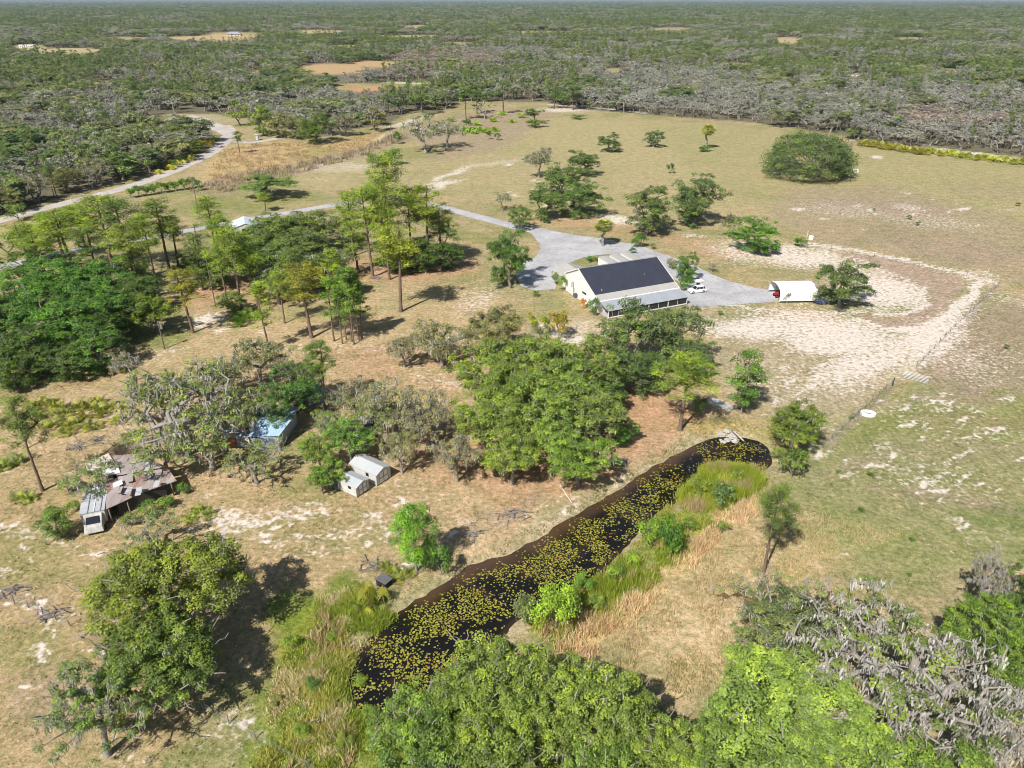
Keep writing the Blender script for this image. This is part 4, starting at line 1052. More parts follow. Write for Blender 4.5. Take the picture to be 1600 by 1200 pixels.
C_('mossoak', 430, 440, 80, 10, (0.09, 0.12, 0.03), 'oak on the lower side of the left centre wood')
C_('mossoak', 530, 405, 60, 9, (0.10, 0.13, 0.03), 'oak between the left centre wood and the central pines')
C_('oak', 620, 395, 70, 9, DK, 'dark low oak behind the central pine trunks')
C_('sparse', 140, 745, 90, 6, (0.12, 0.15, 0.05), 'scraggy mossy tree leaning over the camper roof')
C_('bareoak', 310, 600, 120, 11, (0.13, 0.155, 0.05), 'grey limbed tree at the upper right of the tall grey tree')
C_('sparse', 250, 700, 110, 9, (0.13, 0.16, 0.04), 'half bare tree over the right end of the rusty roof')
C_('mossoak', 480, 590, 60, 9, (0.10, 0.13, 0.04), 'oak right of the dark green oak behind the cottage')
C_('mossoak', 520, 665, 60, 7, (0.12, 0.16, 0.04), 'small oak between cottage and white sheds')
C_('lightoak', 590, 650, 60, 9, (0.13, 0.15, 0.06), 'pale oak right behind the taller white shed')
C_('lightoak', 860, 1080, 150, 11, (0.129, 0.158, 0.035), 'oak between the pond end oak and the white limbed oak')
C_('lightoak', 720, 1120, 150, 11, (0.117, 0.147, 0.032), 'oak in the middle of the lower oak mass')
C_('oak', 1195, 1090, 150, 10, (0.145, 0.185, 0.045), 'bright green crown at the upper side of the bright tree')
# bottom left
C_('lightoak', 262, 928, 215, 13.5, (0.13, 0.145, 0.03), 'large olive green oak in the lower left casting a broad shadow', variant=1)
C_('lightoak', 245, 1030, 185, 10.5, (0.095, 0.125, 0.03), 'oak joined to the lower side of the large olive green oak', variant=2)
C_('sparse', 140, 1110, 160, 11, (0.095, 0.135, 0.04), 'thin crowned dark tree in the bottom left corner', variant=0)
C_('sparse', 230, 830, 80, 6, (0.12, 0.15, 0.05), 'low ragged tree just below the ruined shack')
C_('upright', 85, 815, 50, 5, (0.09, 0.13, 0.03), 'round bushy tree left of the abandoned van')
# bottom centre
C_('lightoak', 790, 1085, 195, 12, (0.124, 0.152, 0.035), 'leafy oak leaning over the near end of the pond', variant=0)
C_('lightoak', 650, 1160, 170, 11, (0.100, 0.141, 0.032), 'oak on the bottom edge left of the pond end', variant=3)
C_('lightoak', 930, 1130, 190, 12, (0.129, 0.158, 0.035), 'leafy oak with white limbs on the bottom edge beside the field', variant=2)
C_('lightoak', 800, 1190, 180, 12, (0.117, 0.147, 0.032), 'oak at the bottom centre of the frame', variant=1)
C_('lightoak', 1010, 1175, 130, 10, (0.129, 0.158, 0.035), 'oak on the bottom edge left of the bright green tree', variant=3)
C_('lightoak', 690, 1265, 180, 11, (0.09, 0.13, 0.03), 'oak cut by the bottom frame edge under the pond')
C_('lightoak', 930, 1260, 200, 12, (0.10, 0.14, 0.03), 'oak cut by the bottom frame edge below the white limbed oak')
C_('oak', 1235, 1135, 270, 12, (0.145, 0.185, 0.045), 'bright yellow green tree at the bottom right of the centre', variant=1)
C_('oak', 1130, 1200, 190, 10, (0.13, 0.17, 0.04), 'smaller bright green tree on the bottom edge', variant=2)
C_('oak', 1330, 1220, 190, 11, (0.13, 0.17, 0.04), 'bright green tree on the bottom edge below the mossy tree', variant=0)
C_('sparse', 1238, 965, 170, 9, (0.11, 0.12, 0.055), 'grey olive bushy oak with fine pale twigs in the lower right', variant=2)
C_('oak', 1225, 980, 140, 7.5, (0.095, 0.11, 0.05), 'low olive crown beneath the grey olive bushy oak', variant=3)
C_('bareoak', 1410, 1055, 300, 14, (0.10, 0.125, 0.03), 'great moss draped tree with bare grey limbs in the lower right', variant=2)
C_('bareoak', 1500, 1125, 260, 12, (0.10, 0.125, 0.03), 'second moss draped tree in the bottom right corner', variant=1)
C_('lightoak', 1545, 985, 120, 10, (0.10, 0.145, 0.025), 'green oak at the right edge above the moss draped trees', variant=0)
C_('oak', 1620, 930, 90, 11, (0.06, 0.10, 0.02), 'dark oak cut by the right frame edge', variant=1)
C_('bareoak', 1548, 905, 60, 10, (0.14, 0.14, 0.08), 'narrow grey mossy tree left of the dark oak on the right edge', variant=3)
C_('lightoak', 1600, 1060, 130, 11, (0.10, 0.145, 0.025), 'green oak on the right edge above the corner')
C_('lightoak', 1480, 1240, 170, 10, (0.10, 0.14, 0.03), 'oak cut by the bottom frame edge in the right corner')
# around the pond
B('upright', 651, 893, 785, 74, BR, 'upright bright green tree on the far bank of the pond', variant=1)
B('shrub', 690, 898, 848, 46, (0.07, 0.13, 0.03), 'green bush at the foot of the upright bright green tree')
B('upright', 1158, 645, 548, 56, (0.07, 0.12, 0.022), 'slim dark green tree with a white trunk right of the tall pine')
B('lightoak', 1236, 702, 628, 88, (0.09, 0.115, 0.02), 'flat topped spreading tree at the head of the pond', variant=2)
B('shrub', 1236, 748, 698, 52, MD, 'dark bush below the flat topped tree by the pond')
B('pine', 1193, 893, 750, 72, PD, 'pine with a crooked crown standing alone right of the pond', variant=2)
B('pine', 1062, 673, 545, 98, PN, 'tall pine with a pale trunk near the head of the pond', variant=1)
B('shrub', 1048, 870, 800, 62, BG, 'rounded dark green shrub on the right bank of the pond')
B('shrub', 1012, 850, 805, 50, (0.14, 0.2, 0.03), 'light green shrub next to the rounded dark green one')
B('shrub', 868, 985, 905, 92, (0.16, 0.22, 0.03), 'yellow green shrub on the right bank near the leafy oak')
B('shrub', 820, 975, 925, 50, (0.13, 0.15, 0.07), 'grey twiggy shrub reaching over the pond')
B('shrub', 910, 925, 895, 40, (0.12, 0.19, 0.03), 'small green shrub at the water edge of the right bank')
B('shrub', 1125, 790, 752, 56, (0.10, 0.14, 0.05), 'grey green shrub in the reeds at the pond head')
B('shrub', 1092, 650, 620, 30, (0.07, 0.11, 0.025), 'small shrub between the tall pine and the slim tree')
B('palmetto', 583, 950, 900, 54, (0.14, 0.15, 0.035), 'yellowing palm on the near bank left of the dark pump box')
# pines
PNS = [('pine', 75, 440, 362, 80, PN, 'yellow green pine at the left of the flat topped pines'), ('pine', 118, 425, 325, 95, PN, 'flat topped pine second from the left edge'),
 ('pine', 137, 396, 320, 70, PN, 'flat topped pine in front of the driveway with a forked trunk'), ('pine', 178, 425, 305, 95, PN, 'large flat topped pine in the left pine row'),
 ('pine', 213, 440, 312, 85, PD, 'darker flat topped pine in the left pine row'), ('pine', 265, 424, 308, 78, (0.10, 0.125, 0.026), 'pine with a bare dark trunk at the right of the left row'),
 ('pine', 279, 417, 335, 56, PN, 'slim pine at the right end of the left row'), ('pine', 222, 470, 345, 80, (0.13, 0.15, 0.03), 'mossy trunked pine below the left pine row'),
 ('pine', 339, 402, 304, 56, PN, 'pine crossing the driveway left of the pale shed'), ('pine', 302, 520, 420, 66, PY, 'yellow crowned pine above the patch of white sand'),
 ('pine', 378, 484, 352, 78, PN, 'pine in front of the pale shed'), ('pine', 355, 470, 375, 50, PN, 'smaller pine left of the one before the pale shed'),
 ('pine', 487, 528, 405, 88, PY, 'yellow green pine with a crooked top in the clearing'), ('thinpine', 420, 545, 440, 48, PN, 'thin pine left of the crooked yellow pine'),
 ('pine', 583, 433, 292, 72, PN, 'leftmost tall pine of the central group'), ('pine', 612, 425, 238, 78, PN, 'tallest pine of the central group'),
 ('pine', 626, 487, 345, 88, (0.15, 0.165, 0.025), 'pine with a long bare trunk in front of the central group'), ('pine', 609, 437, 320, 60, PN, 'pine behind the long trunked pine'),
 ('pine', 668, 418, 285, 78, (0.13, 0.155, 0.022), 'rightmost tall pine of the central group'), ('pine', 643, 412, 290, 66, PD, 'dark pine in the middle of the central group'),
 ('pine', 553, 400, 296, 66, PN, 'pine at the upper left of the central group'), ('pine', 560, 425, 345, 62, PN, 'lower pine at the left of the central group'),
 ('pine', 690, 412, 325, 58, (0.14, 0.16, 0.02), 'low pine on the right flank of the central group'), ('pine', 600, 400, 270, 70, PN, 'pine close behind the tallest central pine'),
 ('pine', 67, 767, 620, 84, (0.10, 0.125, 0.03), 'lone pine with a dark leaning trunk at the left edge'), ('pine', 508, 638, 532, 64, (0.09, 0.125, 0.03), 'pine standing right of the dark oak behind the cottage'),
 ('pine', 415, 330, 300, 30, PN, 'small pine behind the round feathery oak')]
PNS += [('pine', 160, 458, 352, 66, PD, 'darker pine between the left pine row and the oak clump'), ('pine', 245, 446, 332, 58, PN, 'narrow pine behind the yellow crowned pine'), ('pine', 318, 452, 362, 46, PD, 'small pine left of the pole in the needle covered clearing'),
 ('pine', 402, 476, 378, 50, PN, 'pine at the front of the left centre wood'), ('pine', 445, 505, 420, 44, PN, 'short pine between the left centre wood and the crooked yellow pine'), ('pine', 100, 404, 330, 74, PN, 'pine at the back of the left pine row'),
 ('pine', 48, 412, 345, 66, PN, 'leftmost pine at the back of the left row'), ('pine', 352, 425, 335, 48, PN, 'pine just left of the pale shed'), ('thinpine', 525, 470, 385, 46, PN, 'thin pine below the left centre wood'), ('pine', 465, 470, 385, 50, PD, 'dark pine on the lower side of the left centre wood')]
for x_, y_, w_, h_, l_ in [(330, 425, 70, 8, 'low oak among the pines left of the pale shed'), (300, 405, 56, 7, 'small oak below the driveway among the left pines'), (205, 420, 70, 8, 'low oak under the left pine row'), (360, 470, 50, 6, 'small oak at the foot of the pine before the pale shed'), (540, 440, 50, 7, 'small oak left of the thin pine stand')]: C_('oak', x_, y_, w_, h_, (0.085, 0.12, 0.03), l_)
C_('mossoak', 372, 655, 60, 8, (0.12, 0.14, 0.05), 'mossy tree at the left end of the blue roofed cottage')
for k, bx, by, ty, w, t, l in PNS: B(k, bx, by, ty, w, t, l)
for bx, by, ty, w, l in [(522, 533, 432, 44, 'leftmost thin pine of the tight pine stand'), (541, 531, 415, 36, 'second thin pine in the tight pine stand'), (550, 534, 428, 34, 'thin pine behind the middle of the tight stand'),
     (553, 538, 412, 38, 'tallest thin pine of the tight stand'), (561, 532, 420, 34, 'thin pine right of the middle of the tight stand'), (566, 529, 440, 36, 'short thin pine at the right of the tight stand'), (535, 537, 445, 30, 'short thin pine at the front of the tight stand')]:
    B('thinpine', bx, by, ty, w, (0.095, 0.15, 0.03), l, 'tight stand of thin pines')
# pasture trees and bushes
B('dome', 1261, 275, 203, 145, (0.075, 0.10, 0.04), 'huge dome shaped dark oak in the back pasture', lod='mid')
B('shrub', 1315, 277, 258, 34, (0.05, 0.09, 0.02), 'low dark shrub at the right skirt of the dome shaped oak')
B('palm', 1103, 232, 194, 26, (0.16, 0.18, 0.05), 'palm in the back pasture near the wood')
B('shrub', 1101, 237, 227, 28, BG, 'low shrub round the foot of the back pasture palm')
B('oak', 953, 237, 206, 38, (0.07, 0.10, 0.04), 'small oak alone in the back pasture right of the house lane')
B('oak', 1021, 230, 200, 32, (0.07, 0.10, 0.045), 'small oak right of the lone back pasture oak')
B('shrub', 1047, 271, 255, 16, (0.05, 0.09, 0.02), 'tiny conical bush in the back pasture')
B('mossoak', 842, 277, 228, 44, (0.12, 0.13, 0.08), 'grey mossy tree at the top left of the pasture tree cluster')
B('oak', 911, 274, 230, 50, (0.065, 0.10, 0.03), 'dark oak at the top right of the pasture tree cluster')
B('oak', 875, 310, 250, 74, (0.075, 0.11, 0.03), 'dense oak in the middle of the pasture tree cluster')
B('oak', 852, 342, 282, 62, (0.085, 0.12, 0.035), 'leaning oak at the lower left of the pasture tree cluster')
B('oak', 905, 335, 276, 80, (0.08, 0.12, 0.035), 'mossy oak at the lower right of the pasture tree cluster')
B('shrub', 902, 343, 328, 24, BG, 'green bush at the foot of the lower right cluster oak'); B('shrub', 853, 349, 340, 16, BG, 'small bush at the foot of the leaning cluster oak')
B('sparse', 785, 329, 297, 30, (0.09, 0.12, 0.04), 'thin crooked tree by the driveway bend')
B('oak', 812, 358, 318, 38, (0.08, 0.12, 0.03), 'small tree at the top of the gravel apron')
B('palm', 942, 384, 341, 36, (0.15, 0.17, 0.05), 'palm on the grass island beside the gravel apron')
B('oak', 1010, 366, 288, 80, (0.08, 0.11, 0.035), 'mossy oak with a bare foot right of the palm island')
B('oak', 1084, 352, 266, 84, (0.07, 0.10, 0.035), 'mossy dark oak right of the bare footed one')
B('shrub', 1080, 353, 320, 40, BG, 'green bush under the mossy dark oak')
B('shrub', 1000, 386, 364, 34, BG, 'round green bush beside the drive behind the house'); B('shrub', 989, 396, 386, 15, BG, 'small clipped bush at the drive edge behind the house'); B('shrub', 1020, 389, 379, 12, OL, 'small olive bush right of the round green one')
B('shrub', 1143, 372, 334, 42, (0.12, 0.13, 0.07), 'grey green shrub by the white sand patch')
B('oak', 1182, 394, 336, 78, (0.07, 0.14, 0.02), 'bright bushy tree by the white sand patch', variant=1)
B('shrub', 1250, 386, 371, 28, (0.07, 0.14, 0.02), 'round bush beside the white tank')
B('oak', 1312, 480, 400, 86, (0.075, 0.10, 0.035), 'round olive green tree beside the white shelter', variant=2)
B('shrub', 1228, 472, 455, 22, (0.16, 0.17, 0.13), 'small grey bush before the white shelter')
B('oak', 1072, 440, 392, 40, (0.06, 0.11, 0.02), 'dark tree at the right gable of the house'); B('shrub', 1050, 420, 402, 24, GY, 'grey shrub at the right gable of the house'); B('shrub', 1072, 452, 432, 34, BG, 'green bush between the gable and the white car')
B('shrub', 1062, 432, 415, 26, (0.18, 0.20, 0.12), 'pale shrub beside the dark gable tree')
B('shrub', 880, 455, 430, 20, (0.14, 0.2, 0.03), 'yellow green shrub at the garage wall'); B('shrub', 868, 444, 424, 18, (0.12, 0.15, 0.04), 'olive shrub left of the garage wall'); B('shrub', 925, 408, 400, 24, BG, 'low green bush behind the garage roof')
B('shrub', 926, 492, 465, 26, BG, 'green shrub at the left corner of the porch'); B('shrub', 911, 482, 466, 17, (0.30, 0.14, 0.02), 'orange shrub at the foot of the gable wall'); B('shrub', 837, 463, 454, 18, (0.10, 0.13, 0.02), 'small flat bush on the lawn left of the gable wall')
B('shrub', 845, 522, 492, 44, (0.15, 0.17, 0.02), 'yellow and green bush in the sand below the house'); B('shrub', 873, 528, 486, 50, (0.19, 0.16, 0.02), 'golden yellow bush in the sand below the house'); B('shrub', 828, 500, 488, 14, (0.2, 0.2, 0.03), 'little yellow bush on the lawn above the golden bush')
B('sparse', 665, 238, 178, 78, (0.12, 0.14, 0.06), 'spreading mossy tree left of the sandy track'); B('sparse', 700, 230, 185, 56, (0.11, 0.14, 0.05), 'thin tree right of the spreading mossy tree')
B('shrub', 620, 225, 206, 18, BG, 'bush by the fence pole left of the spreading mossy tree'); B('shrub', 730, 202, 186, 22, (0.06, 0.12, 0.02), 'bush at the wood edge above the sandy track')
B('shrub', 777, 219, 207, 14, BG, 'right hand bush of a pair near the sandy track'); B('shrub', 763, 218, 205, 11, DK, 'left hand bush of a pair near the sandy track')
B('lightoak', 836, 192, 165, 36, (0.09, 0.12, 0.04), 'mossy tree over low palmettos at the wood edge'); B('shrub', 836, 198, 186, 44, MD, 'spread of low bushes under the wood edge mossy tree')
B('shrub', 904, 186, 179, 30, MD, 'flat bush at the head of the pasture'); B('shrub', 582, 262, 238, 20, MD, 'bush left above the tallest central pine'); B('shrub', 615, 258, 232, 36, (0.08, 0.12, 0.03), 'bush behind the tallest central pine')
for bx, by, ty in [(728, 187, 132), (745, 178, 128), (787, 178, 128), (660, 180, 128), (865, 170, 135), (895, 172, 130)]:
    B('pine', bx, by, ty, 34, (0.08, 0.115, 0.04), 'slender pine standing in the gap at the far wood edge', 'pines at the far wood edge')
B('sparse', 757, 186, 152, 40, (0.09, 0.12, 0.04), 'bent thin tree among the pines at the far wood edge')
B('pine', 375, 240, 205, 22, PD, 'half dead pine by the bend of the dirt road')
B('shrub', 310, 298, 280, 20, BG, 'clipped bush at the right end of the roadside hedge')
for i in range(9):
    x = 205 + i * 12
    B('shrub', x, 309 - i * 1.8, 291 - i * 1.8, 22, (0.075, 0.13, 0.02), 'low green bush of the hedge along the dirt road', 'roadside hedge bushes')
B('shrub', 315, 232, 215, 30, (0.17, 0.17, 0.02), 'yellow bush beside the dirt road bend')
for x, y in [(300, 245), (285, 254), (270, 262)]: B('shrub', x, y, y - 13, 24, (0.09, 0.14, 0.02), 'green bush along the left verge of the dirt road', 'verge bushes by the dirt road')
for x, y, w in [(1105 + 20, 492, 12), (1420, 343, 12), (1434, 352, 10), (1590, 322, 10), (1572, 545, 12), (1310, 740, 12), (1345, 800, 14), (1360, 745, 14), (1424, 845, 12), (1330, 655, 10), (1420, 900, 10), (1365, 330, 8)]:
    B('shrub', x, y, y - w * .6, w, (0.08, 0.12, 0.025), 'tiny green weed clump on the open pasture', 'weed clumps on the pasture')
B('sparse', 1112, 425, 408, 16, (0.15, 0.14, 0.08), 'tiny bare sapling beside the drive to the shelter')
for bx, by, ty, w, t, l in [(495, 224, 170, 62, MD, 'dark green tree at the end of the straw strip'), (440, 214, 172, 50, OL, 'olive tree behind the small blue grey cabin'), (412, 212, 160, 40, LT, 'yellow green tree left of the cabin'),
     (465, 216, 176, 46, OL, 'olive oak between the cabin and the dark green tree'), (540, 212, 172, 44, GY, 'grey oak at the far side of the straw strip'), (585, 205, 168, 46, OL, 'olive oak at the head of the ditch'), (375, 196, 156, 40, LT, 'yellow green tree behind the road turnaround'),
     (315, 222, 186, 44, MD, 'oak in front of the road turnaround'), (285, 226, 190, 46, LT, 'green oak left of the one in front of the turnaround'), (250, 228, 192, 44, OL, 'olive oak at the left of the road turnaround'), (300, 240, 205, 40, MD, 'oak on the inside of the dirt road bend'), (270, 250, 212, 44, OL, 'olive oak on the left verge of the dirt road'),
     (232, 262, 222, 46, GY, 'grey oak on the left verge of the dirt road'), (190, 276, 236, 50, MD, 'green oak on the left verge of the dirt road'), (150, 288, 246, 52, GY, 'grey mossy oak beside the dirt road'), (105, 300, 256, 54, OL, 'olive oak beside the dirt road near the left edge'), (55, 316, 268, 58, GY, 'grey mossy oak beside the dirt road at the left edge'), (10, 332, 285, 60, OL, 'olive oak at the left frame edge beside the dirt road')]:
    B('mossoak' if t == GY else 'oak', bx, by, ty, w, t, l)
# palmettos
for x, y, w, t, l in [(232, 806, 40, (0.10, 0.16, 0.025), 'green bush in front of the dark side of the shack'), (262, 792, 36, (0.09, 0.15, 0.025), 'green bush at the right front of the ruined shack'), (205, 822, 34, (0.11, 0.15, 0.03), 'bush between the camper and the ragged tree'), (290, 770, 30, (0.08, 0.13, 0.03), 'dark bush at the right corner of the ruined shack'),
     (118, 800, 30, (0.14, 0.17, 0.03), 'yellow green bush at the left side of the camper'), (108, 770, 34, (0.11, 0.14, 0.05), 'grey green bush behind the camper')]: B('shrub', x, y, y - w * .62, w, t, l)
for i, (x, y, w, t, l) in enumerate([(455, 1010, 34, (0.13, 0.17, 0.03), 'lime bush at the left edge of the marsh grass'), (520, 1000, 24, (0.12, 0.17, 0.03), 'small lime bush in the middle of the marsh grass'), (490, 1075, 30, (0.07, 0.12, 0.03), 'dark green bush in the marsh grass'), (560, 1060, 30, (0.15, 0.19, 0.03), 'lime bush at the waterline of the pond end'),
     (470, 1150, 40, (0.14, 0.18, 0.03), 'lime bush low in the marsh grass'), (540, 1165, 34, (0.16, 0.18, 0.04), 'yellow green bush left of the bottom edge oak'), (575, 1115, 40, (0.13, 0.17, 0.03), 'bush where the marsh grass meets the pond pads'), (430, 1100, 26, (0.15, 0.16, 0.05), 'pale bush on the left rim of the marsh grass'),
     (960, 900, 44, (0.12, 0.17, 0.03), 'bush on the right bank above the yellow green shrub'), (985, 880, 38, (0.15, 0.19, 0.03), 'lime bush beside the light green shrub'), (930, 950, 40, (0.14, 0.17, 0.04), 'bush behind the small waterside shrub'), (1075, 830, 38, (0.13, 0.17, 0.035), 'bush right of the rounded dark green shrub'), (890, 965, 60, (0.15, 0.20, 0.03), 'lime bush right of the yellow green shrub on the bank'),
     (1090, 770, 44, (0.16, 0.19, 0.03), 'yellow green bush in the reeds of the point'), (1150, 750, 36, (0.16, 0.19, 0.035), 'lime bush near the tip of the pond'), (1130, 830, 26, (0.12, 0.15, 0.04), 'bush at the lower side of the reeds of the point'), (1215, 715, 30, (0.12, 0.14, 0.04), 'bush left of the dark bush by the flat topped tree'),
     (30, 345, 44, (0.10, 0.13, 0.04), 'dark bush below the dirt road at the left edge'), (70, 352, 40, (0.12, 0.15, 0.04), 'olive bush below the dirt road near the left edge'), (110, 342, 34, (0.09, 0.13, 0.03), 'green bush between dirt road and flat topped pines'), (15, 400, 60, (0.11, 0.14, 0.05), 'grey green thicket at the left edge above the oaks'), (50, 385, 50, (0.11, 0.15, 0.04), 'bushy growth left of the flat topped pines')]):
    B('shrub', x, y, y - w * .62, w, t, l)
def clump(pts, w, tint, label, group):
    for x, y in pts: B('palmetto', x, y, y - w * .55, w * random.uniform(.8, 1.25), tint, label, group)
clump([(60, 655), (78, 668), (95, 650), (110, 665), (128, 655), (142, 668), (155, 650), (88, 640), (120, 640), (50, 640), (135, 640), (150, 632), (105, 678), (70, 632), (165, 640)], 30, (0.12, 0.135, 0.035), 'palmetto in the band of palmettos above the shack', 'palmettos above the shack')
clump([(30, 780), (45, 782), (310, 800), (325, 806), (300, 812)], 26, (0.11, 0.14, 0.04), 'palmetto growing near the ruined shack', 'palmettos round the shack')
clump([(12, 575), (22, 590), (60, 578), (75, 570), (5, 560)], 32, (0.18, 0.18, 0.03), 'yellow palmetto at the foot of the dense left oaks', 'yellow palmettos under the left oaks')
clump([(380, 500), (395, 495), (370, 508)], 34, (0.06, 0.10, 0.02), 'dark palmetto on the lawn below the left pines', 'dark palmettos below the left pines')
clump([(1350 + i * 13, 228 + i * 1.9) for i in range(8)], 24, (0.15, 0.15, 0.03), 'yellow palmetto at the foot of the grey wood', 'yellow palmettos along the wood edge')
clump([(1455 + i * 14, 240 + i * 1.6 + (i % 2) * 2) for i in range(11)], 22, (0.16, 0.18, 0.03), 'green palmetto along the right wood edge', 'green palmettos along the wood edge')
clump([(725 + i * 8, 205 + (i % 3) * 2) for i in range(7)] + [(705, 190), (800, 192), (785, 180), (815, 184), (770, 190), (745, 196)], 15, (0.10, 0.16, 0.02), 'palmetto scattered below the far wood edge', 'palmettos near the far wood edge')
clump([(250 + i * 16, 272 - i * 7) for i in range(4)] + [(325, 226), (330, 220)], 18, (0.22, 0.22, 0.03), 'yellow green palmetto on the dirt road verge', 'palmettos on the dirt road verge')
clump([(190, 640), (185, 660), (175, 575), (186, 582), (165, 570), (155, 578)], 24, (0.16, 0.18, 0.04), 'palmetto on the mown strip edge above the grey tree', 'palmettos by the mown strip')
clump([(625, 905), (638, 898), (612, 895), (600, 888)], 26, (0.10, 0.12, 0.03), 'dark palmetto beside the pump box', 'dark palmettos by the pump box')
clump([(10, 730), (30, 722), (-10, 735)], 34, (0.10, 0.13, 0.04), 'palmetto at the left frame edge below the lone pine', 'palmettos under the lone pine')

# ------------------------------------------------------------------ forest
FM = {}
def forest_mat(name, ca, cb, tr=.2, hue=True): return foliage(name, objcol=False, ca=tuple(c * 1.8 * k for c, k in zip(ca, (.92, 1.02, 1))), cb=tuple(c * 2.3 * k for c, k in zip(cb, (.92, 1.02, 1))), trans=tr, hue=hue)
F_GREY = forest_mat('forest_moss', (0.165, 0.148, 0.148), (0.225, 0.20, 0.205), hue=False)
F_LEAFG = forest_mat('forest_grey_leaf', (0.125, 0.12, 0.08), (0.18, 0.165, 0.125), hue=False)
F_GREEN = forest_mat('forest_green_leaf', (0.088, 0.10, 0.046), (0.15, 0.15, 0.075))
F_DARK = forest_mat('forest_dark_leaf', (0.05, 0.08, 0.032), (0.085, 0.11, 0.045))
F_PINE = forest_mat('forest_needles', (0.065, 0.095, 0.03), (0.11, 0.13, 0.045))
F_PURP = forest_mat('forest_brown_twigs', (0.16, 0.11, 0.095), (0.22, 0.16, 0.13), hue=False)
def fuse(kind, variant, mats):
    """one mesh per far tree, its trunk, leaves and moss in separate materials"""
    _, H, W, out = grow(kind, variant, 'lo')
    Vs, Qs, Ts, mq, mt, vq, vt = [], [], [], [], [], [], []; off = 0
    for nm, t in out.items():
        mi = {'bark': 0, 'pbark': 0, 'leaf': 1, 'needle': 1, 'moss': 2}[t[0]]
        Vs.append(t[1]); Qs.append(t[2] + off); mq.append(np.full(len(t[2]), mi)); vq.append(t[3] if t[0] in ('leaf', 'needle') else (t[4] if t[0] == 'moss' else np.full(len(t[2]), .5)))
        if t[0] == 'moss': Ts.append(t[3] + off); mt.append(np.full(len(t[3]), mi)); vt.append(t[4])
        off += len(t[1])
    T = np.concatenate(Ts) if Ts else None
    V = np.concatenate(Vs) * np.array([1 / (W / 2), 1 / (W / 2), 1 / H])
    return np_mesh('forest_tree', V, np.concatenate(Qs), T, mats=mats, mq=np.concatenate(mq), mt=np.concatenate(mt) if Ts else None, fattr=np.concatenate(vq + vt))
PROTO = [  # mesh, kind name, category, height, width
 (fuse('bareoak', 0, [M_GREYBARK, F_LEAFG, F_GREY]), 'moss_tree'), (fuse('bareoak', 1, [M_GREYBARK, F_LEAFG, F_GREY]), 'moss_tree'), (fuse('bareoak', 3, [M_GREYBARK, F_PURP, F_PURP]), 'moss_tree'),
 (fuse('mossoak', 0, [M_GREYBARK, F_LEAFG, F_GREY]), 'olive_oak'), (fuse('mossoak', 1, [M_GREYBARK, F_LEAFG, F_GREY]), 'olive_oak'), (fuse('sparse', 2, [M_GREYBARK, F_LEAFG, F_GREY]), 'olive_oak'),
 (fuse('lightoak', 0, [M_BARK, F_GREEN, F_GREY]), 'green_oak'), (fuse('lightoak', 1, [M_BARK, F_GREEN, F_GREY]), 'green_oak'), (fuse('oak', 2, [M_BARK, F_DARK, F_GREY]), 'dark_oak'), (fuse('oak', 3, [M_BARK, F_DARK, F_GREY]), 'dark_oak'),
 (fuse('pine', 0, [M_PBARK, F_PINE, F_GREY]), 'forest_pine'), (fuse('pine', 1, [M_PBARK, F_PINE, F_GREY]), 'forest_pine')]
LAB = {'moss_tree': ('grey moss hung tree in the wood beyond the pasture', 'grey mossy trees of the surrounding wood'), 'olive_oak': ('olive grey oak in the wood round the pasture', 'olive grey oaks of the surrounding wood'),
       'green_oak': ('mid green oak in the wood round the pasture', 'green oaks of the surrounding wood'), 'dark_oak': ('dark green oak in the wood round the pasture', 'dark oaks of the surrounding wood'),
       'forest_pine': ('tall thin pine rising from the surrounding wood', 'pines of the surrounding wood')}
def forest_points():
    XS, YS = [], []
    for y0, y1, s in [(200, 800, 7.8), (800, 1500, 9.5), (1500, 2600, 13.0), (2600, 5000, 26.0), (5000, 12000, 60.0), (12000, 26500, 150.0)]:
        ny = int((y1 - y0) / s); wmax = y1 * .78 + 60
        nx = int(2 * wmax / s)
        a, b_ = np.meshgrid(np.arange(nx), np.arange(ny), indexing='ij')
        X = -wmax + (a + rng.uniform(-.1, 1.1, a.shape)) * s; Y = y0 + (b_ + rng.uniform(-.1, 1.1, a.shape)) * s
        k = np.abs(X) < Y * .76 + 55
        XS.append(X[k]); YS.append(Y[k])
    X, Y = np.concatenate(XS), np.concatenate(YS)
    px, py = P(X, Y, 0)
    ins = np.zeros(X.shape, bool)
    for poly in FOREST_POLYS_PX: ins |= inpoly(px, np.maximum(py, 0), poly)
    tp = 9 * F / depth(X, Y)
    for cx, cy, rx, ry in CLEAR: ins &= ((px - cx) / rx) ** 2 + ((py - cy) / np.where((py > cy) & (cy < 150), ry + tp, ry)) ** 2 > 1
    # natural gaps
    gap = fbm(X / 45, Y / 45, 201); ins &= (gap > .30) | (rng.random(len(X)) < .25)
    return X[ins], Y[ins], px[ins], py[ins]
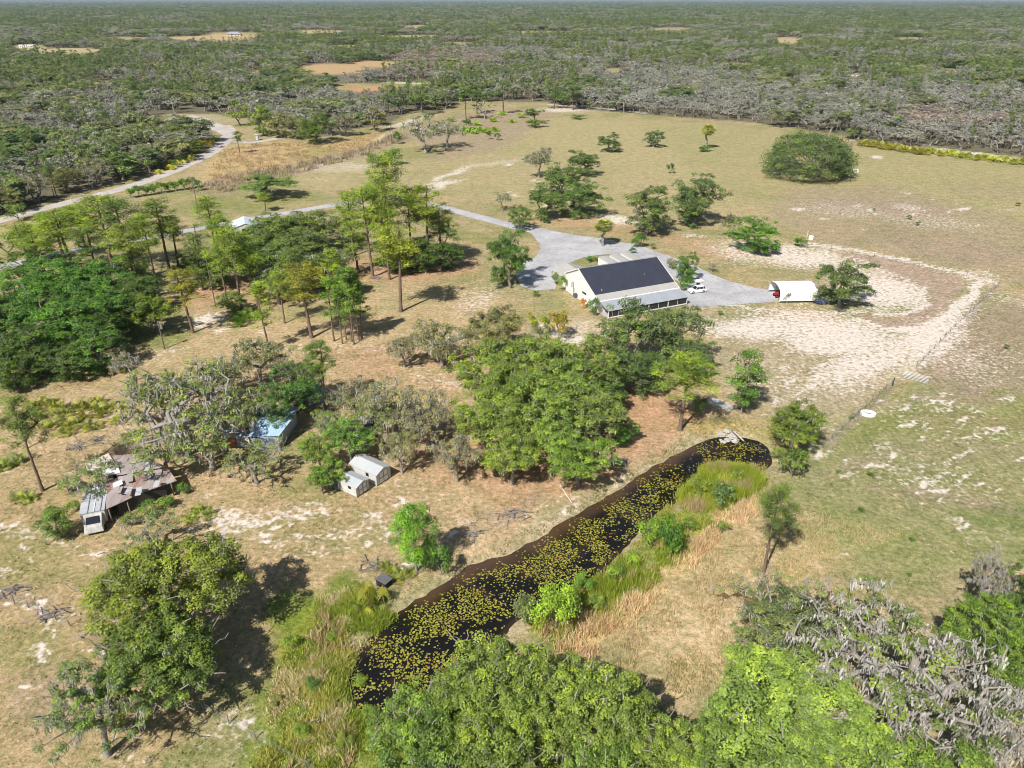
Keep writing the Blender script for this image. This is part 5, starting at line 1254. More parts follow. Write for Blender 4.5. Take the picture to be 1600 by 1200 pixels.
def build_forest():
    X, Y, px, py = forest_points()
    n = len(X); D = depth(X, Y)
    n1 = fbm(X / 60, Y / 60, 211) + rng.normal(0, .07, n); n2 = fbm(X / 35, Y / 35, 212) + rng.normal(0, .08, n); n3 = fbm(X / 140, Y / 140, 213) + rng.normal(0, .05, n)
    idx = np.where(rng.random(n) < .4, 3, np.where(rng.random(n) < .5, 4, 5))
    far = sstep(900, 2500, Y)
    g = (n1 > .56 - .04 * far); idx[g] = rng.integers(6, 8, g.sum())
    g = (n2 > .60 - .05 * far); idx[g] = rng.integers(8, 10, g.sum())
    g = (n1 < .49) & (rng.random(n) < .75); idx[g] = rng.integers(0, 2, g.sum())
    g = (n3 > .55 - .08 * far) & (rng.random(n) < .35); idx[g] = rng.integers(10, 12, g.sum())
    g = (px > 930) & (px < 1600) & (py > 150) & (Y < 560) & (rng.random(n) < .66); idx[g] = rng.integers(0, 2, g.sum())     # silvery front row on the right
    g = (((px - 700) / 90) ** 2 + ((py - 105) / 22) ** 2 < 1) | (((px - 1480) / 80) ** 2 + ((py - 200) / 20) ** 2 < 1) | (((px - 620) / 60) ** 2 + ((py - 110) / 15) ** 2 < 1)
    g &= rng.random(n) < .6; idx[g] = 2
    g = (px > 600) & (px < 900) & (py > 120) & (py < 185) & (rng.random(n) < .4); idx[g] = rng.integers(10, 12, g.sum())
    h = rng.uniform(6.5, 13, n) * rng.uniform(.75, 1.05, n); w = h * rng.uniform(.55, 1.0, n)
    pine = idx >= 10; h[pine] = rng.uniform(12, 18, pine.sum()); w[pine] = h[pine] * rng.uniform(.16, .22, pine.sum())
    w *= np.where(Y > 12000, 13.0, 1.0) * np.where(Y > 12000, 1.0, 1.0)
    w *= np.where(Y > 12000, 1.0, np.where(Y > 5000, 5.5, np.where(Y > 2600, 2.8, np.where(Y > 1500, 1.6, np.where(Y > 800, 1.15, 1.0)))))
    h *= np.where(Y > 2600, 1.15, 1)
    rot = rng.random(n) * 6.283
    inview = (px > -20) & (px < 1620) & (py > 2)
    order = np.argsort(np.where(inview, D, 1e9))
    ind = order[:300]; mask = np.zeros(n, bool); mask[ind] = True
    for i in ind:
        me, nm = PROTO[idx[i]]
        o = mobj(nm, me, loc=(X[i], Y[i], -.1)); o.scale = (w[i], w[i], h[i]); o.rotation_euler = (0, 0, rot[i])
        wh = ['left of the dirt road', 'behind the straw strip', 'beyond the head of the pasture', 'behind the middle of the back pasture', 'beyond the dome shaped oak'][sum(px[i] > v for v in (340, 620, 900, 1180))]
        if nm != 'forest_pine' and px[i] > 1180 and Y[i] < 420: wh = 'behind the row of palmettos'
        tag(o, LAB[nm][0].split(' in the wood')[0].split(' rising')[0] + ' in the wood ' + wh, 'pine' if nm == 'forest_pine' else 'tree', LAB[nm][1])
    k = ~mask
    X, Y, idx, h, w, rot = X[k], Y[k], idx[k], h[k], w[k], rot[k]
    n = len(X); print('forest instances', n)
    me = bpy.data.meshes.new('distant_woodland'); me.vertices.add(n)
    me.vertices.foreach_set('co', np.stack([X, Y, np.full(n, -.1)], 1).astype(np.float32).ravel())
    a = me.attributes.new('idx', 'INT', 'POINT'); a.data.foreach_set('value', idx.astype(np.int32))
    a = me.attributes.new('scl', 'FLOAT_VECTOR', 'POINT'); a.data.foreach_set('vector', np.stack([w, w, h], 1).astype(np.float32).ravel())
    a = me.attributes.new('rot', 'FLOAT_VECTOR', 'POINT'); a.data.foreach_set('vector', np.stack([0 * rot, 0 * rot, rot], 1).astype(np.float32).ravel())
    me.update()
    fo = mobj('distant_woodland', me)
    tag(fo, 'mixed grey and green woodland stretching to the horizon', 'woodland', kind='stuff')
    ng = bpy.data.node_groups.new('woodland', 'GeometryNodeTree')
    ng.interface.new_socket('Geometry', in_out='INPUT', socket_type='NodeSocketGeometry')
    ng.interface.new_socket('Geometry', in_out='OUTPUT', socket_type='NodeSocketGeometry')
    gi = ng.nodes.new('NodeGroupInput'); go = ng.nodes.new('NodeGroupOutput')
    def named(nm, t):
        x = ng.nodes.new('GeometryNodeInputNamedAttribute'); x.data_type = t; x.inputs['Name'].default_value = nm
        return [s for s in x.outputs if s.enabled and s.name == 'Attribute'][0]
    join = None; cur = []
    ai = named('idx', 'INT'); asx = named('scl', 'FLOAT_VECTOR'); ar = named('rot', 'FLOAT_VECTOR')
    jn = ng.nodes.new('GeometryNodeJoinGeometry')
    for k_, (pm, nm) in enumerate(PROTO):
        src = bpy.data.objects.new(nm + '_source', pm)       # not linked: only its mesh is used
        oi = ng.nodes.new('GeometryNodeObjectInfo'); oi.inputs['Object'].default_value = src; oi.transform_space = 'ORIGINAL'
        cmp_ = ng.nodes.new('FunctionNodeCompare'); cmp_.data_type = 'INT'; cmp_.operation = 'EQUAL'
        ng.links.new(ai, cmp_.inputs[2]); cmp_.inputs[3].default_value = k_
        ip = ng.nodes.new('GeometryNodeInstanceOnPoints')
        ng.links.new(gi.outputs[0], ip.inputs['Points']); ng.links.new(cmp_.outputs[0], ip.inputs['Selection'])
        ng.links.new(oi.outputs['Geometry'], ip.inputs['Instance']); ng.links.new(asx, ip.inputs['Scale'])
        er = ng.nodes.new('FunctionNodeEulerToRotation'); ng.links.new(ar, er.inputs[0]); ng.links.new(er.outputs[0], ip.inputs['Rotation'])
        ng.links.new(ip.outputs[0], jn.inputs[0])
    ng.links.new(jn.outputs[0], go.inputs[0])
    md = fo.modifiers.new('woodland', 'NODES'); md.node_group = ng
build_forest()

# ------------------------------------------------------------------ buildings
M_CREAM = ribbed('cream_siding', (0.77, 0.78, 0.78), (0.70, 0.71, 0.71), rib=.3, axis='Y', rough=.6)
M_WHITE = plain('white_paint', (0.78, 0.78, 0.77), .5, noise=.06, scale=1.2)
M_OFFW = plain('old_white_paint', (0.62, 0.62, 0.60), .6, noise=.12, scale=1.5)
M_SHING = ribbed('dark_shingles', (0.034, 0.038, 0.060), (0.022, 0.025, 0.042), rib=.9, axis='X', rough=.75)
M_LROOF = ribbed('pale_roof', (0.42, 0.41, 0.39), (0.36, 0.35, 0.33), rib=.4, axis='X', rough=.55)
M_METAL = ribbed('galvanised_roof', (0.55, 0.58, 0.62), (0.42, 0.45, 0.49), rib=.55, axis='X', rough=.35, metal=.35)
M_GROOF = ribbed('grey_roof', (0.46, 0.48, 0.50), (0.38, 0.40, 0.42), rib=.5, axis='Y', rough=.6)
M_DARK = plain('dark_opening', (0.02, 0.02, 0.024), .5, noise=.1)
M_SCREEN = plain('porch_screen', (0.035, 0.037, 0.045), .35, noise=.1)
M_CONC = plain('concrete', (0.46, 0.44, 0.41), .9, noise=.12, scale=1.2)
M_GLASS = plain('dark_glass', (0.02, 0.025, 0.03), .08, noise=.05, spec=.6)
M_RUBBER = plain('tyre_rubber', (0.02, 0.02, 0.02), .8)
M_STEEL = plain('grey_steel', (0.42, 0.44, 0.47), .4, metal=.5, noise=.08)
M_WOOD = plain('weathered_wood', (0.26, 0.23, 0.20), .9, noise=.2, scale=4)
M_POLE = plain('pole_wood', (0.20, 0.165, 0.14), .9, noise=.2, scale=3)
def frame(name, x, y, ang, label, cat, group=None): return empty(name, (x, y, 0), ang, label, cat, group)

# the house
hs = frame('house', 22.0, 155.03, .42, 'cream metal house with a dark shingle roof and screened porch', 'house')
L, D = 21.9, 20.8
zR, yR, zW, yB, zB, yK, zK, zE = 7.76, 14.4, 4.76, 6.03, 3.86, 3.96, 2.96, 2.1
w = MB()
w.prismx([(yK, 0), (D, 0), (D, zW - .12), (yR, zR - .14), (yB, zB - .14), (yK, zK - .14)], 0, L)
wall = w.build('wall', M_CREAM, hs)
tr_ = MB()   # pale verge boards on both gables
for x in (-.32, L + .22):
    for (ya, za), (yb, zb) in (((D + .3, zW - .12), (yR, zR)), ((yR, zR), (yB, zB)), ((yB, zB), (yK, zK))):
        tr_.hexa([(x, ya, za - .22), (x + .1, ya, za - .22), (x + .1, yb, zb - .22), (x, yb, zb - .22), (x, ya, za + .03), (x + .1, ya, za + .03), (x + .1, yb, zb + .03), (x, yb, zb + .03)])
def roofslab(name, y0, z0, y1, z1, mat, x0=-.2, x1=L + .2, th=.1, par=hs):
    return MB().slab([(x0, y0, z0), (x1, y0, z0), (x1, y1, z1), (x0, y1, z1)], th).build(name, mat, par)
roof = roofslab('roof', yB, zB, yR, zR, M_SHING)
roofslab('rear_roof', yR + .02, zR - .002, D + .35, zW - .15, M_LROOF)
roofslab('lower_roof', yK + .02, zK + .01, yB - .02, zB - .01, M_LROOF)
pr = roofslab('porch_roof', -.15, zE - .02, yK, zK - .05, M_METAL, th=.06)
MB().prismx([(yK - .18, zK - .06), (yK + .1, zK + .02), (yK + .1, zK + .07), (yK - .18, zK + .0)], -.2, L + .2).build('flashing', M_WHITE, pr)
tr_.build('verge_board', M_WHITE, roof)
cap = MB(); cap.prismx([(yR - .25, zR - .06), (yR + .25, zR - .06), (yR, zR + .07)], -.25, L + .25); cap.build('ridge_cap', M_STEEL, roof)
vp = MB(); vp.tube((2.1, 6.9, 4.2), (2.1, 6.9, 4.75), .06); vp.build('vent_pipe', M_WHITE, roof)
vp = MB(); vp.tube((15.5, 9.5, 5.3), (15.5, 9.5, 5.8), .06); vp.build('vent_pipe', M_STEEL, roof)
MB().box(0, L, .2, yK, .02, .18).build('porch_floor', M_CONC, hs)
for x in (.1, 5.6, 11.0, 16.4, L - .1):
    MB().box(x - .09, x + .09, .05, .23, .18, zE - .07).build('post', M_WHITE, hs)
for x0, x1 in ((.2, 5.5), (5.7, 10.9), (11.1, 16.3), (16.5, L - .2)):
    s = MB().box(x0, x1, .12, .16, .45, zE - .12).build('screen_panel', M_SCREEN, hs)
    MB().box(x0, x1, .06, .22, .18, .44).build('knee_wall', M_WHITE, s)
    MB().box((x0 + x1) / 2 - .04, (x0 + x1) / 2 + .04, .07, .21, .445, zE - .12).build('mullion', M_OFFW, s)
for (ya, yb, za, zb) in ((17.3, 17.75, 1.9, 3.3), (10.3, 12.3, 2.2, 2.75)):
    wi = MB().box(-.03, .02, ya, yb, za, zb).build('window', M_GLASS, hs)
    fr = MB()
    for q in ((ya - .08, yb + .08, za - .08, za), (ya - .08, yb + .08, zb, zb + .08), (ya - .08, ya, za, zb), (yb, yb + .08, za, zb)): fr.box(-.06, .02, *q)
    fr.build('frame', M_WHITE, wi)
dr = MB().box(-.05, .02, 15.9, 16.5, .1, 2.2).build('door', M_OFFW, hs)
MB().box(-.08, -.05, 16.35, 16.42, 1.0, 1.15).build('handle', M_STEEL, dr)
pp_ = MB(); pp_.tube((-.08, 16.7, .1), (-.08, 16.7, 3.5), .05); pp_.build('drain_pipe', M_DARK, hs)
# garage wing
gx0, gx1, gy0, gy1 = .8, 8.6, 21.0, 29.6
MB().prism([(gx0, 0), (gx1, 0), (gx1, 2.5), ((gx0 + gx1) / 2, 3.75), (gx0, 2.5)], gy0, gy1).build('garage_wall', M_CREAM, hs)
gm = (gx0 + gx1) / 2
for sgn, xa in ((-1, gx0 - .35), (1, gx1 + .35)):
    q = [(xa, gy0 - .1, 2.44), (xa, gy1 + .3, 2.44), (gm, gy1 + .3, 3.92), (gm, gy0 - .1, 3.92)]
    MB().slab(q, .1).build('garage_roof', M_LROOF, hs)
MB().box(gx0 - .04, gx0 + .02, 24, 27, .05, 2.2).build('garage_door', M_OFFW, hs)
# air conditioning unit
ac = frame('air_conditioner', 15.7, 168.7, .42, 'dark grey air conditioning unit against the cream gable wall', 'air conditioner')
MB().box(-.5, .5, -.5, .5, .1, 1.05).build('casing', plain('ac_grey', (0.10, 0.105, 0.12), .6), ac, bevel=.04)
MB().box(-.6, .6, -.6, .6, 0, .1).build('pad', M_CONC, ac)
t = MB(); t.tube((0, 0, 1.05), (0, 0, 1.1), .38, n=14); t.build('fan_grille', M_DARK, ac)
# trailers behind the house
ca, sa = math.cos(.42), math.sin(.42)
def hl(x, y): return (22.0 + x * ca - y * sa, 155.03 + x * sa + y * ca)
for i, (x, y, lab) in enumerate([(16.2, 25.2, 'leftmost of the three long white trailers behind the house'), (19.9, 25.6, 'middle of the three long white trailers behind the house'), (23.7, 26.2, 'rightmost of the three long white trailers behind the house')]):
    X, Y = hl(x, y)
    tr = frame('cargo_trailer', X, Y, .42, lab, 'trailer', 'white trailers parked behind the house')
    MB().box(0, 2.9, 0, 7.6, .7, 2.85).build('body', M_WHITE, tr, bevel=.05)
    MB().prism([(-.06, 2.85), (2.96, 2.85), (2.6, 2.99), (1.45, 3.05), (.3, 2.99)], -.06, 7.66).build('roof', M_LROOF, tr)
    MB().box(.4, 2.5, 7.6, 7.64, .9, 2.6).build('door', M_OFFW, tr)
    for sx in (0, 2.7):
        for yy in (3.2, 4.3):
            wv = MB(); wv.tube((sx, yy, .38), (sx + .2, yy, .38), .38, n=14); wh = wv.build('wheel', M_RUBBER, tr)
            wv = MB(); wv.tube((sx - .01, yy, .38), (sx + .21, yy, .38), .2, n=10); wv.build('rim', M_STEEL, wh)

# white estate car
def car(name, x, y, ang, label, cat, paint, suv=True, scale=1.0, bed=False):
    c = frame(name, x, y, ang, label, cat); c.scale = (scale,) * 3
    # body from stations along x: (x, half width, z bottom, z top)
    bm = MB()
    st = [(-2.3, .70, .45, .78), (-2.2, .86, .32, .88), (-1.5, .92, .28, .98), (-.9, .93, .28, 1.02), (1.0, .93, .28, 1.04), (2.0, .92, .30, 1.05), (2.28, .86, .38, 1.0)]
    for (xa, wa, ba, ta), (xb, wb, bb, tb) in zip(st[:-1], st[1:]):
        bm.hexa([(xa, -wa, ba), (xb, -wb, bb), (xb, wb, bb), (xa, wa, ba), (xa, -wa * .94, ta), (xb, -wb * .94, tb), (xb, wb * .94, tb), (xa, wa * .94, ta)])
    body = bm.build('body', paint, c)
    x1 = 2.15 if suv and not bed else .55
    cb = MB(); g = [(-.95, 1.0), (-.25, 1.58), (x1 - .35, 1.62), (x1, 1.03)]
    for s_, wd in ((0, 0),):
        n = len(g); wv = [.84, .68, .68, .84]
        vs = [(g[i][0], -wv[i], g[i][1]) for i in range(n)] + [(g[i][0], wv[i], g[i][1]) for i in range(n)]
        cb.add(vs, [(0, 1, 2, 3), (7, 6, 5, 4), (0, 4, 5, 1), (1, 5, 6, 2), (2, 6, 7, 3), (0, 3, 7, 4)])
    cabin = cb.build('cabin', M_GLASS, c)
    rf = MB(); rf.hexa([(-.3, -.69, 1.585), (x1 - .3, -.69, 1.62), (x1 - .3, .69, 1.62), (-.3, .69, 1.585), (-.2, -.6, 1.66), (x1 - .4, -.6, 1.69), (x1 - .4, .6, 1.69), (-.2, .6, 1.66)])
    rf.build('roof', paint, c, bevel=.02)
    pil = MB()
    for s_ in (-1, 1):
        for xp in (.35, 1.25) if x1 > 1 else (.1,): pil.tube((xp, s_ * .86, 1.02), (xp - .02, s_ * .70, 1.6), .05, n=5)
        pil.tube((x1 - .05, s_ * .84, 1.03), (x1 - .36, s_ * .69, 1.6), .07, n=5); pil.tube((-.93, s_ * .84, 1.02), (-.27, s_ * .69, 1.58), .05, n=5)
    pil.build('pillars', paint, c)
    if bed: MB().box(.75, 2.1, -.72, .72, .95, 1.075).build('cargo_bed', M_DARK, c)
    for sx in (-1.42, 1.42):
        for sy in (-1, 1):
            t = MB(); t.tube((sx, sy * .72, .35), (sx, sy * .95, .35), .35, n=18); wh = t.build('wheel', M_RUBBER, c)
            t = MB(); t.tube((sx, sy * .93, .35), (sx, sy * .965, .35), .21, n=12); t.build('rim', M_STEEL, wh)
    for sy in (-.65, .65):
        MB().box(-2.31, -2.24, sy - .16, sy + .16, .62, .76).build('headlight', M_GLASS, c)
        MB().box(2.24, 2.31, sy - .14, sy + .14, .72, .95).build('tail_light', plain('red_lens', (.35, .02, .02), .3), c)
    return c
M_CARW = plain('white_car_paint', (0.80, 0.80, 0.80), .25, noise=.02, spec=.5)
car('estate_car', 46.2, 172.6, math.radians(17), 'white estate car parked at the right gable of the house', 'car', M_CARW)
gc = frame('utility_cart', *G(1090, 450), math.radians(20), 'small white roofed cart parked behind the white car', 'cart')
MB().box(-1.0, 1.0, -.6, .6, .35, .8).build('body', M_WHITE, gc, bevel=.05)
MB().box(-1.25, 1.25, -.8, .8, 1.95, 2.05).build('canopy', M_WHITE, gc, bevel=.03)
for sx in (-.9, .9):
    for sy in (-.6, .6):
        t = MB(); t.tube((sx, sy, .7), (sx, sy, 1.96), .03, n=6); t.build('strut', M_STEEL, gc)
        t = MB(); t.tube((sx * .75, sy * 1.0, .25), (sx * .75, sy * 1.2, .25), .25, n=12); t.build('wheel', M_RUBBER, gc)
MB().box(-.2, .5, -.5, .5, .8, 1.15).build('seat', M_DARK, gc)
car('pickup_truck', *G(800, 704), math.radians(-60), 'white pickup truck half hidden under the central oaks', 'pickup', M_CARW, bed=True, scale=1.05)
car('old_car', *G(581, 672), math.radians(60), 'dark old car under the grey oaks behind the sheds', 'car', plain('dark_car_paint', (0.06, 0.07, 0.10), .4))

# white shelter
sh = frame('shelter', *G(1217, 474), math.radians(2), 'white arched fabric shelter at the end of the gravel drive', 'shelter')
W_, Hh, LL = 7.6, 3.7, 9.2
prof = [(0, .55)] + [(W_ / 2 - W_ / 2 * math.cos(math.pi * k / 14), 2.0 + (Hh - 2.0) * math.sin(math.pi * k / 14) ** .8) for k in range(15)] + [(W_, .55)]
fb = MB()
for (ya, za), (yb, zb) in zip(prof[:-1], prof[1:]):
    fb.add([(0, ya, za), (LL, ya, za), (LL, yb, zb), (0, yb, zb)], [(0, 1, 2, 3)])
fabric = fb.build('fabric_cover', plain('white_fabric', (0.86, 0.86, 0.88), .6, noise=.02), sh, smooth=False)
so = fabric.modifiers.new('t', 'SOLIDIFY'); so.thickness = .04
for x in np.linspace(.05, LL - .05, 6):
    hp = MB()
    pf = [(prof[0][0], 0)] + prof + [(prof[-1][0], 0)]
    for (ya, za), (yb, zb) in zip(pf[:-1], pf[1:]): hp.tube((x, .05 + ya * .985, za * .985), (x, .05 + yb * .985, zb * .985), .035, n=5, caps=False)
    hp.build('hoop', M_STEEL, sh)
tc_ = frame('tractor', *G(1219, 464), math.radians(185), 'red and dark tractor in the open end of the white shelter', 'tractor')
MB().box(-.3, 1.5, -.35, .35, .7, 1.25).build('bonnet', plain('red_paint', (.45, .03, .04), .4), tc_, bevel=.06)
MB().box(-1.3, -.3, -.5, .5, .6, 1.0).build('seat_deck', M_DARK, tc_, bevel=.04)
MB().box(-1.3, .1, -.6, .6, 2.15, 2.25).build('canopy', M_WHITE, tc_, bevel=.03)
for sx in (-1.2, 0):
    for sy in (-.5, .5): t = MB(); t.tube((sx, sy, 1.0), (sx, sy, 2.16), .035, n=6); t.build('post', M_DARK, tc_)
for sx, rr_, wd_ in ((-.9, .7, .4), (1.2, .42, .25)):
    for sy in (-.75, .75):
        t = MB(); t.tube((sx, sy - wd_ / 2, rr_), (sx, sy + wd_ / 2, rr_), rr_, n=18); wh = t.build('wheel', M_RUBBER, tc_)
        t = MB(); t.tube((sx, sy - wd_ / 2 - .01, rr_), (sx, sy + wd_ / 2 + .01, rr_), rr_ * .5, n=12); t.build('rim', plain('red_rim', (.4, .04, .04), .5), wh)
tp = MB()
for k in range(60):
    pass
M_TARP = plain('blue_tarp', (0.22, 0.28, 0.48), .5, noise=.2, scale=2)
def lump(name, x, y, sx, sy, sz, mat, label, cat, seed=1, rz=0, par=None):
    bm = bmesh.new(); bmesh.ops.create_icosphere(bm, subdivisions=3, radius=1)
    rr = random.Random(seed); ph = [rr.random() * 6 for _ in range(4)]
    for v in bm.verts:
        n_ = 1 + .16 * math.sin(v.co.x * 4 + ph[0]) * math.sin(v.co.y * 4 + ph[1]) + .1 * math.sin(v.co.z * 7 + ph[2]) + rr.uniform(-.04, .04)
        v.co = Vector((v.co.x * sx * n_, v.co.y * sy * n_, max(-.05, (v.co.z * .6 + .35) * sz * n_)))
    me = bpy.data.meshes.new(name); bm.to_mesh(me); bm.free(); me.materials.append(mat)
    o = mobj(name, me, par, (x, y, gzs(x, y))); o.rotation_euler = (0, 0, rz)
    return tag(o, label, cat)
lump('tarp_heap', *G(1283, 474), 1.5, 1.1, 1.6, M_TARP, 'blue grey tarpaulin heap between the white shelter and olive tree', 'tarpaulin', 3)
# two white sheds
def shed(x, y, ang, w, l, e, r, label):
    s = frame('storage_shed', x, y, ang, label, 'shed', 'white sheds with double doors')
    MB().prism([(0, .12), (w, .12), (w, e), (w / 2, r - .06), (0, e)], 0, l).build('wall', M_OFFW, s)
    MB().box(-.02, w + .02, .02, l - .02, 0, .12).build('skid_base', M_WOOD, s)
    rf = MB()
    for a_, b_ in (((-.22, e - .08), (w / 2, r)), ((w / 2, r), (w + .22, e - .08))):
        rf.slab([(a_[0], -.25, a_[1] + .03), (b_[0], -.25, b_[1] + .03), (b_[0], l + .2, b_[1] + .03), (a_[0], l + .2, a_[1] + .03)], .06)
    rf.build('roof', M_GROOF, s)
    for x0, x1 in ((w * .18, w * .5 - .01), (w * .5 + .01, w * .82)):
        d = MB().box(x0, x1, -.05, -.002, .2, e - .15).build('door', M_WHITE, s)
        fr = MB()
        fr.box(x0 - .03, x0 + .05, -.08, -.051, .2, e - .15); fr.box(x1 - .05, x1 + .03, -.08, -.051, .2, e - .15)
        fr.box(x0, x1, -.078, -.052, e * .5 - .05, e * .5 + .04)
        fr.build('frame', plain('trim_grey', (.20, .21, .23), .6), d)
    for xx in (0.0, w):
        MB().box(xx - .06, xx + .06, -.06, .06, .12, e).build('corner_trim', plain('trim_grey2', (.45, .46, .47), .6), s)
    wn_ = MB().box(-.03, .01, l * .3, l * .3 + .6, 1.1, 1.7).build('window', M_GLASS, s)
    return s
shed(-20.3, 90.2, math.radians(55), 2.9, 5.4, 2.15, 2.75, 'taller white shed with grey gable roof and double doors')
sB = shed(-22.8, 87.35, math.radians(57), 2.6, 3.4, 1.9, 2.35, 'smaller white shed with double doors under an overhanging oak')
dk = frame('shed_deck', -25.6, 89.2, math.radians(57), 'old timber deck with posts left of the smaller white shed', 'deck')
MB().box(-.2, 2.4, .1, 2.4, .12, .22).build('boards', plain('grey_boards', (.42, .40, .38), .9, noise=.2, scale=4), dk)
for x in (-.1, 2.2):
    for y in (.2, 2.2): MB().box(x, x + .12, y, y + .12, 0, 1.5).build('post', M_WHITE, dk)
MB().box(-.15, 2.4, .2, .26, 1.4, 1.5).build('rail', M_WHITE, dk)

# ruined shack and camper
M_RUST = ribbed('rusty_tin', (0.42, 0.385, 0.38), (0.28, 0.23, 0.215), rib=.5, axis='X', rough=.6, rust=(0.24, 0.115, 0.07), rustamt=.42)
M_TIN = ribbed('old_tin', (0.50, 0.52, 0.55), (0.38, 0.40, 0.43), rib=.6, axis='Y', rough=.5, rust=(0.22, 0.15, 0.12), rustamt=.15)
M_WTIN = ribbed('white_tin', (0.70, 0.68, 0.66), (0.55, 0.54, 0.53), rib=.5, axis='X', rough=.5)
M_BEIGE = plain('beige_roofing', (0.55, 0.49, 0.42), .8, noise=.12, scale=1)
rs = empty('ruined_shack', (-56, 88, 0), 0, 'collapsing shack with rusty tin roof sheets among mossy trees', 'shack')
def W3(px, py, z): x, y = G(px, py, z); return (x + 56, y - 88, z)
def gslab(name, pts, mat, par, th=.08):
    q = [W3(*p) for p in pts]
    return MB().slab(q, th).build(name, mat, par)
gslab('rusty_roof', [(205, 775, 2.3), (276, 751, 2.2), (262, 731, 2.9), (183, 745, 3.1)], M_RUST, rs)
gslab('upper_roof', [(182, 743, 3.15), (261, 729, 2.9), (208, 709, 3.0), (172, 712, 3.3)], M_RUST, rs)
gslab('sagging_sheet', [(165, 796, 2.35), (207, 777, 2.25), (186, 746, 3.0), (168, 752, 3.0)], M_RUST, rs)
gslab('white_roof_panel', [(158, 746, 3.15), (188, 738, 3.25), (182, 722, 3.45), (157, 731, 3.4)], M_WTIN, rs)
gslab('beige_roof', [(139, 741, 2.6), (183, 728, 3.5), (169, 708, 3.5), (131, 725, 2.6)], M_BEIGE, rs)
gslab('loose_sheet', [(178, 763, 3.1), (192, 756, 3.2), (190, 749, 3.3), (176, 755, 3.2)], M_WTIN, rs, th=.04)
rr_ = random.Random(4)
for k in range(11):
    px_, py_ = rr_.uniform(172, 255), rr_.uniform(718, 775)
    if py_ > 790 - (px_ - 165) * .32 or py_ < 712 + max(0, px_ - 205) * .35: continue
    z_ = 3.42 if px_ < 190 and py_ < 745 else 3.12
    a_ = rr_.uniform(.1, .5); w_, l_ = rr_.uniform(.5, .9), rr_.uniform(1.2, 2.4); x_, y_, _z = W3(px_, py_, z_)
    c_, s_ = math.cos(a_), math.sin(a_); dz = rr_.uniform(.0, .12)
    MB().slab([(x_, y_, z_), (x_ + w_ * c_, y_ + w_ * s_, z_ + .02), (x_ + w_ * c_ - l_ * s_, y_ + w_ * s_ + l_ * c_, z_ + .04 + dz), (x_ - l_ * s_, y_ + l_ * c_, z_ + .02 + dz)], .03).build('loose_sheet', rr_.choice([M_TIN, M_TIN, M_RUST, M_RUST]), rs)
wl = MB()
def wallpx(mb, a, b_, zt, zb=0, th=.12):
    p = Vector(W3(*a, 0)[:2]); q = Vector(W3(*b_, 0)[:2]); n_ = Vector((-(q - p).y, (q - p).x)).normalized() * th
    mb.hexa([(p.x, p.y, zb), (q.x, q.y, zb), (q.x + n_.x, q.y + n_.y, zb), (p.x + n_.x, p.y + n_.y, zb), (p.x, p.y, zt), (q.x, q.y, zt), (q.x + n_.x, q.y + n_.y, zt), (p.x + n_.x, p.y + n_.y, zt)])
wallpx(wl, (188, 806), (262, 775), 2.1); wallpx(wl, (262, 775), (250, 745), 2.1); wallpx(wl, (250, 745), (180, 735), 2.4); wallpx(wl, (180, 735), (188, 806), 2.3)
wl.build('wall', plain('dark_boards', (.07, .065, .06), .9, noise=.2, scale=3), rs)
for p_ in ((176, 816), (205, 805), (272, 774)):
    x, y, _ = W3(*p_, 0); MB().box(x - .07, x + .07, y - .07, y + .07, 0, 2.2).build('post', M_WOOD, rs)
cp = frame('abandoned_camper', -57.6, 80.2, math.radians(22), 'abandoned white camper with a grey panelled roof beside the shack', 'camper')
MB().box(-1.5, 1.5, .6, 7.4, .5, 2.45).build('body', M_OFFW, cp, bevel=.05)
MB().box(-1.58, 1.58, .55, 7.45, 2.455, 2.55).build('roof', M_TIN, cp)
for x in (-.55, .25, 1.05):
    MB().box(x - .05, x + .05, .5, 7.5, 2.553, 2.63).build('roof_rib', M_WHITE if x == .25 else M_STEEL, cp)
cabm = MB(); cabm.hexa([(-1.2, -1.5, .45), (1.2, -1.5, .45), (1.25, .58, .45), (-1.25, .58, .45), (-1.1, -1.2, 1.25), (1.1, -1.2, 1.25), (1.15, .58, 2.25), (-1.15, .58, 2.25)])
cab = cabm.build('cab', plain('grimy_white', (0.55, 0.55, 0.54), .5, noise=.25, scale=1.2, col2=(0.30, 0.28, 0.26)), cp, bevel=.05)
wsd = MB(); wsd.hexa([(-.85, -.85, 1.54), (.85, -.85, 1.54), (.8, .1, 2.05), (-.8, .1, 2.05), (-.85, -.89, 1.6), (.85, -.89, 1.6), (.8, .06, 2.11), (-.8, .06, 2.11)]); wsd.build('windscreen', M_GLASS, cab)
for sx in (-1.25, 1.25):
    for yy in (-.5, 5.5):
        t = MB(); t.tube((sx - .1, yy, .38), (sx + .1, yy, .38), .38, n=14); t.build('wheel', M_RUBBER, cp)
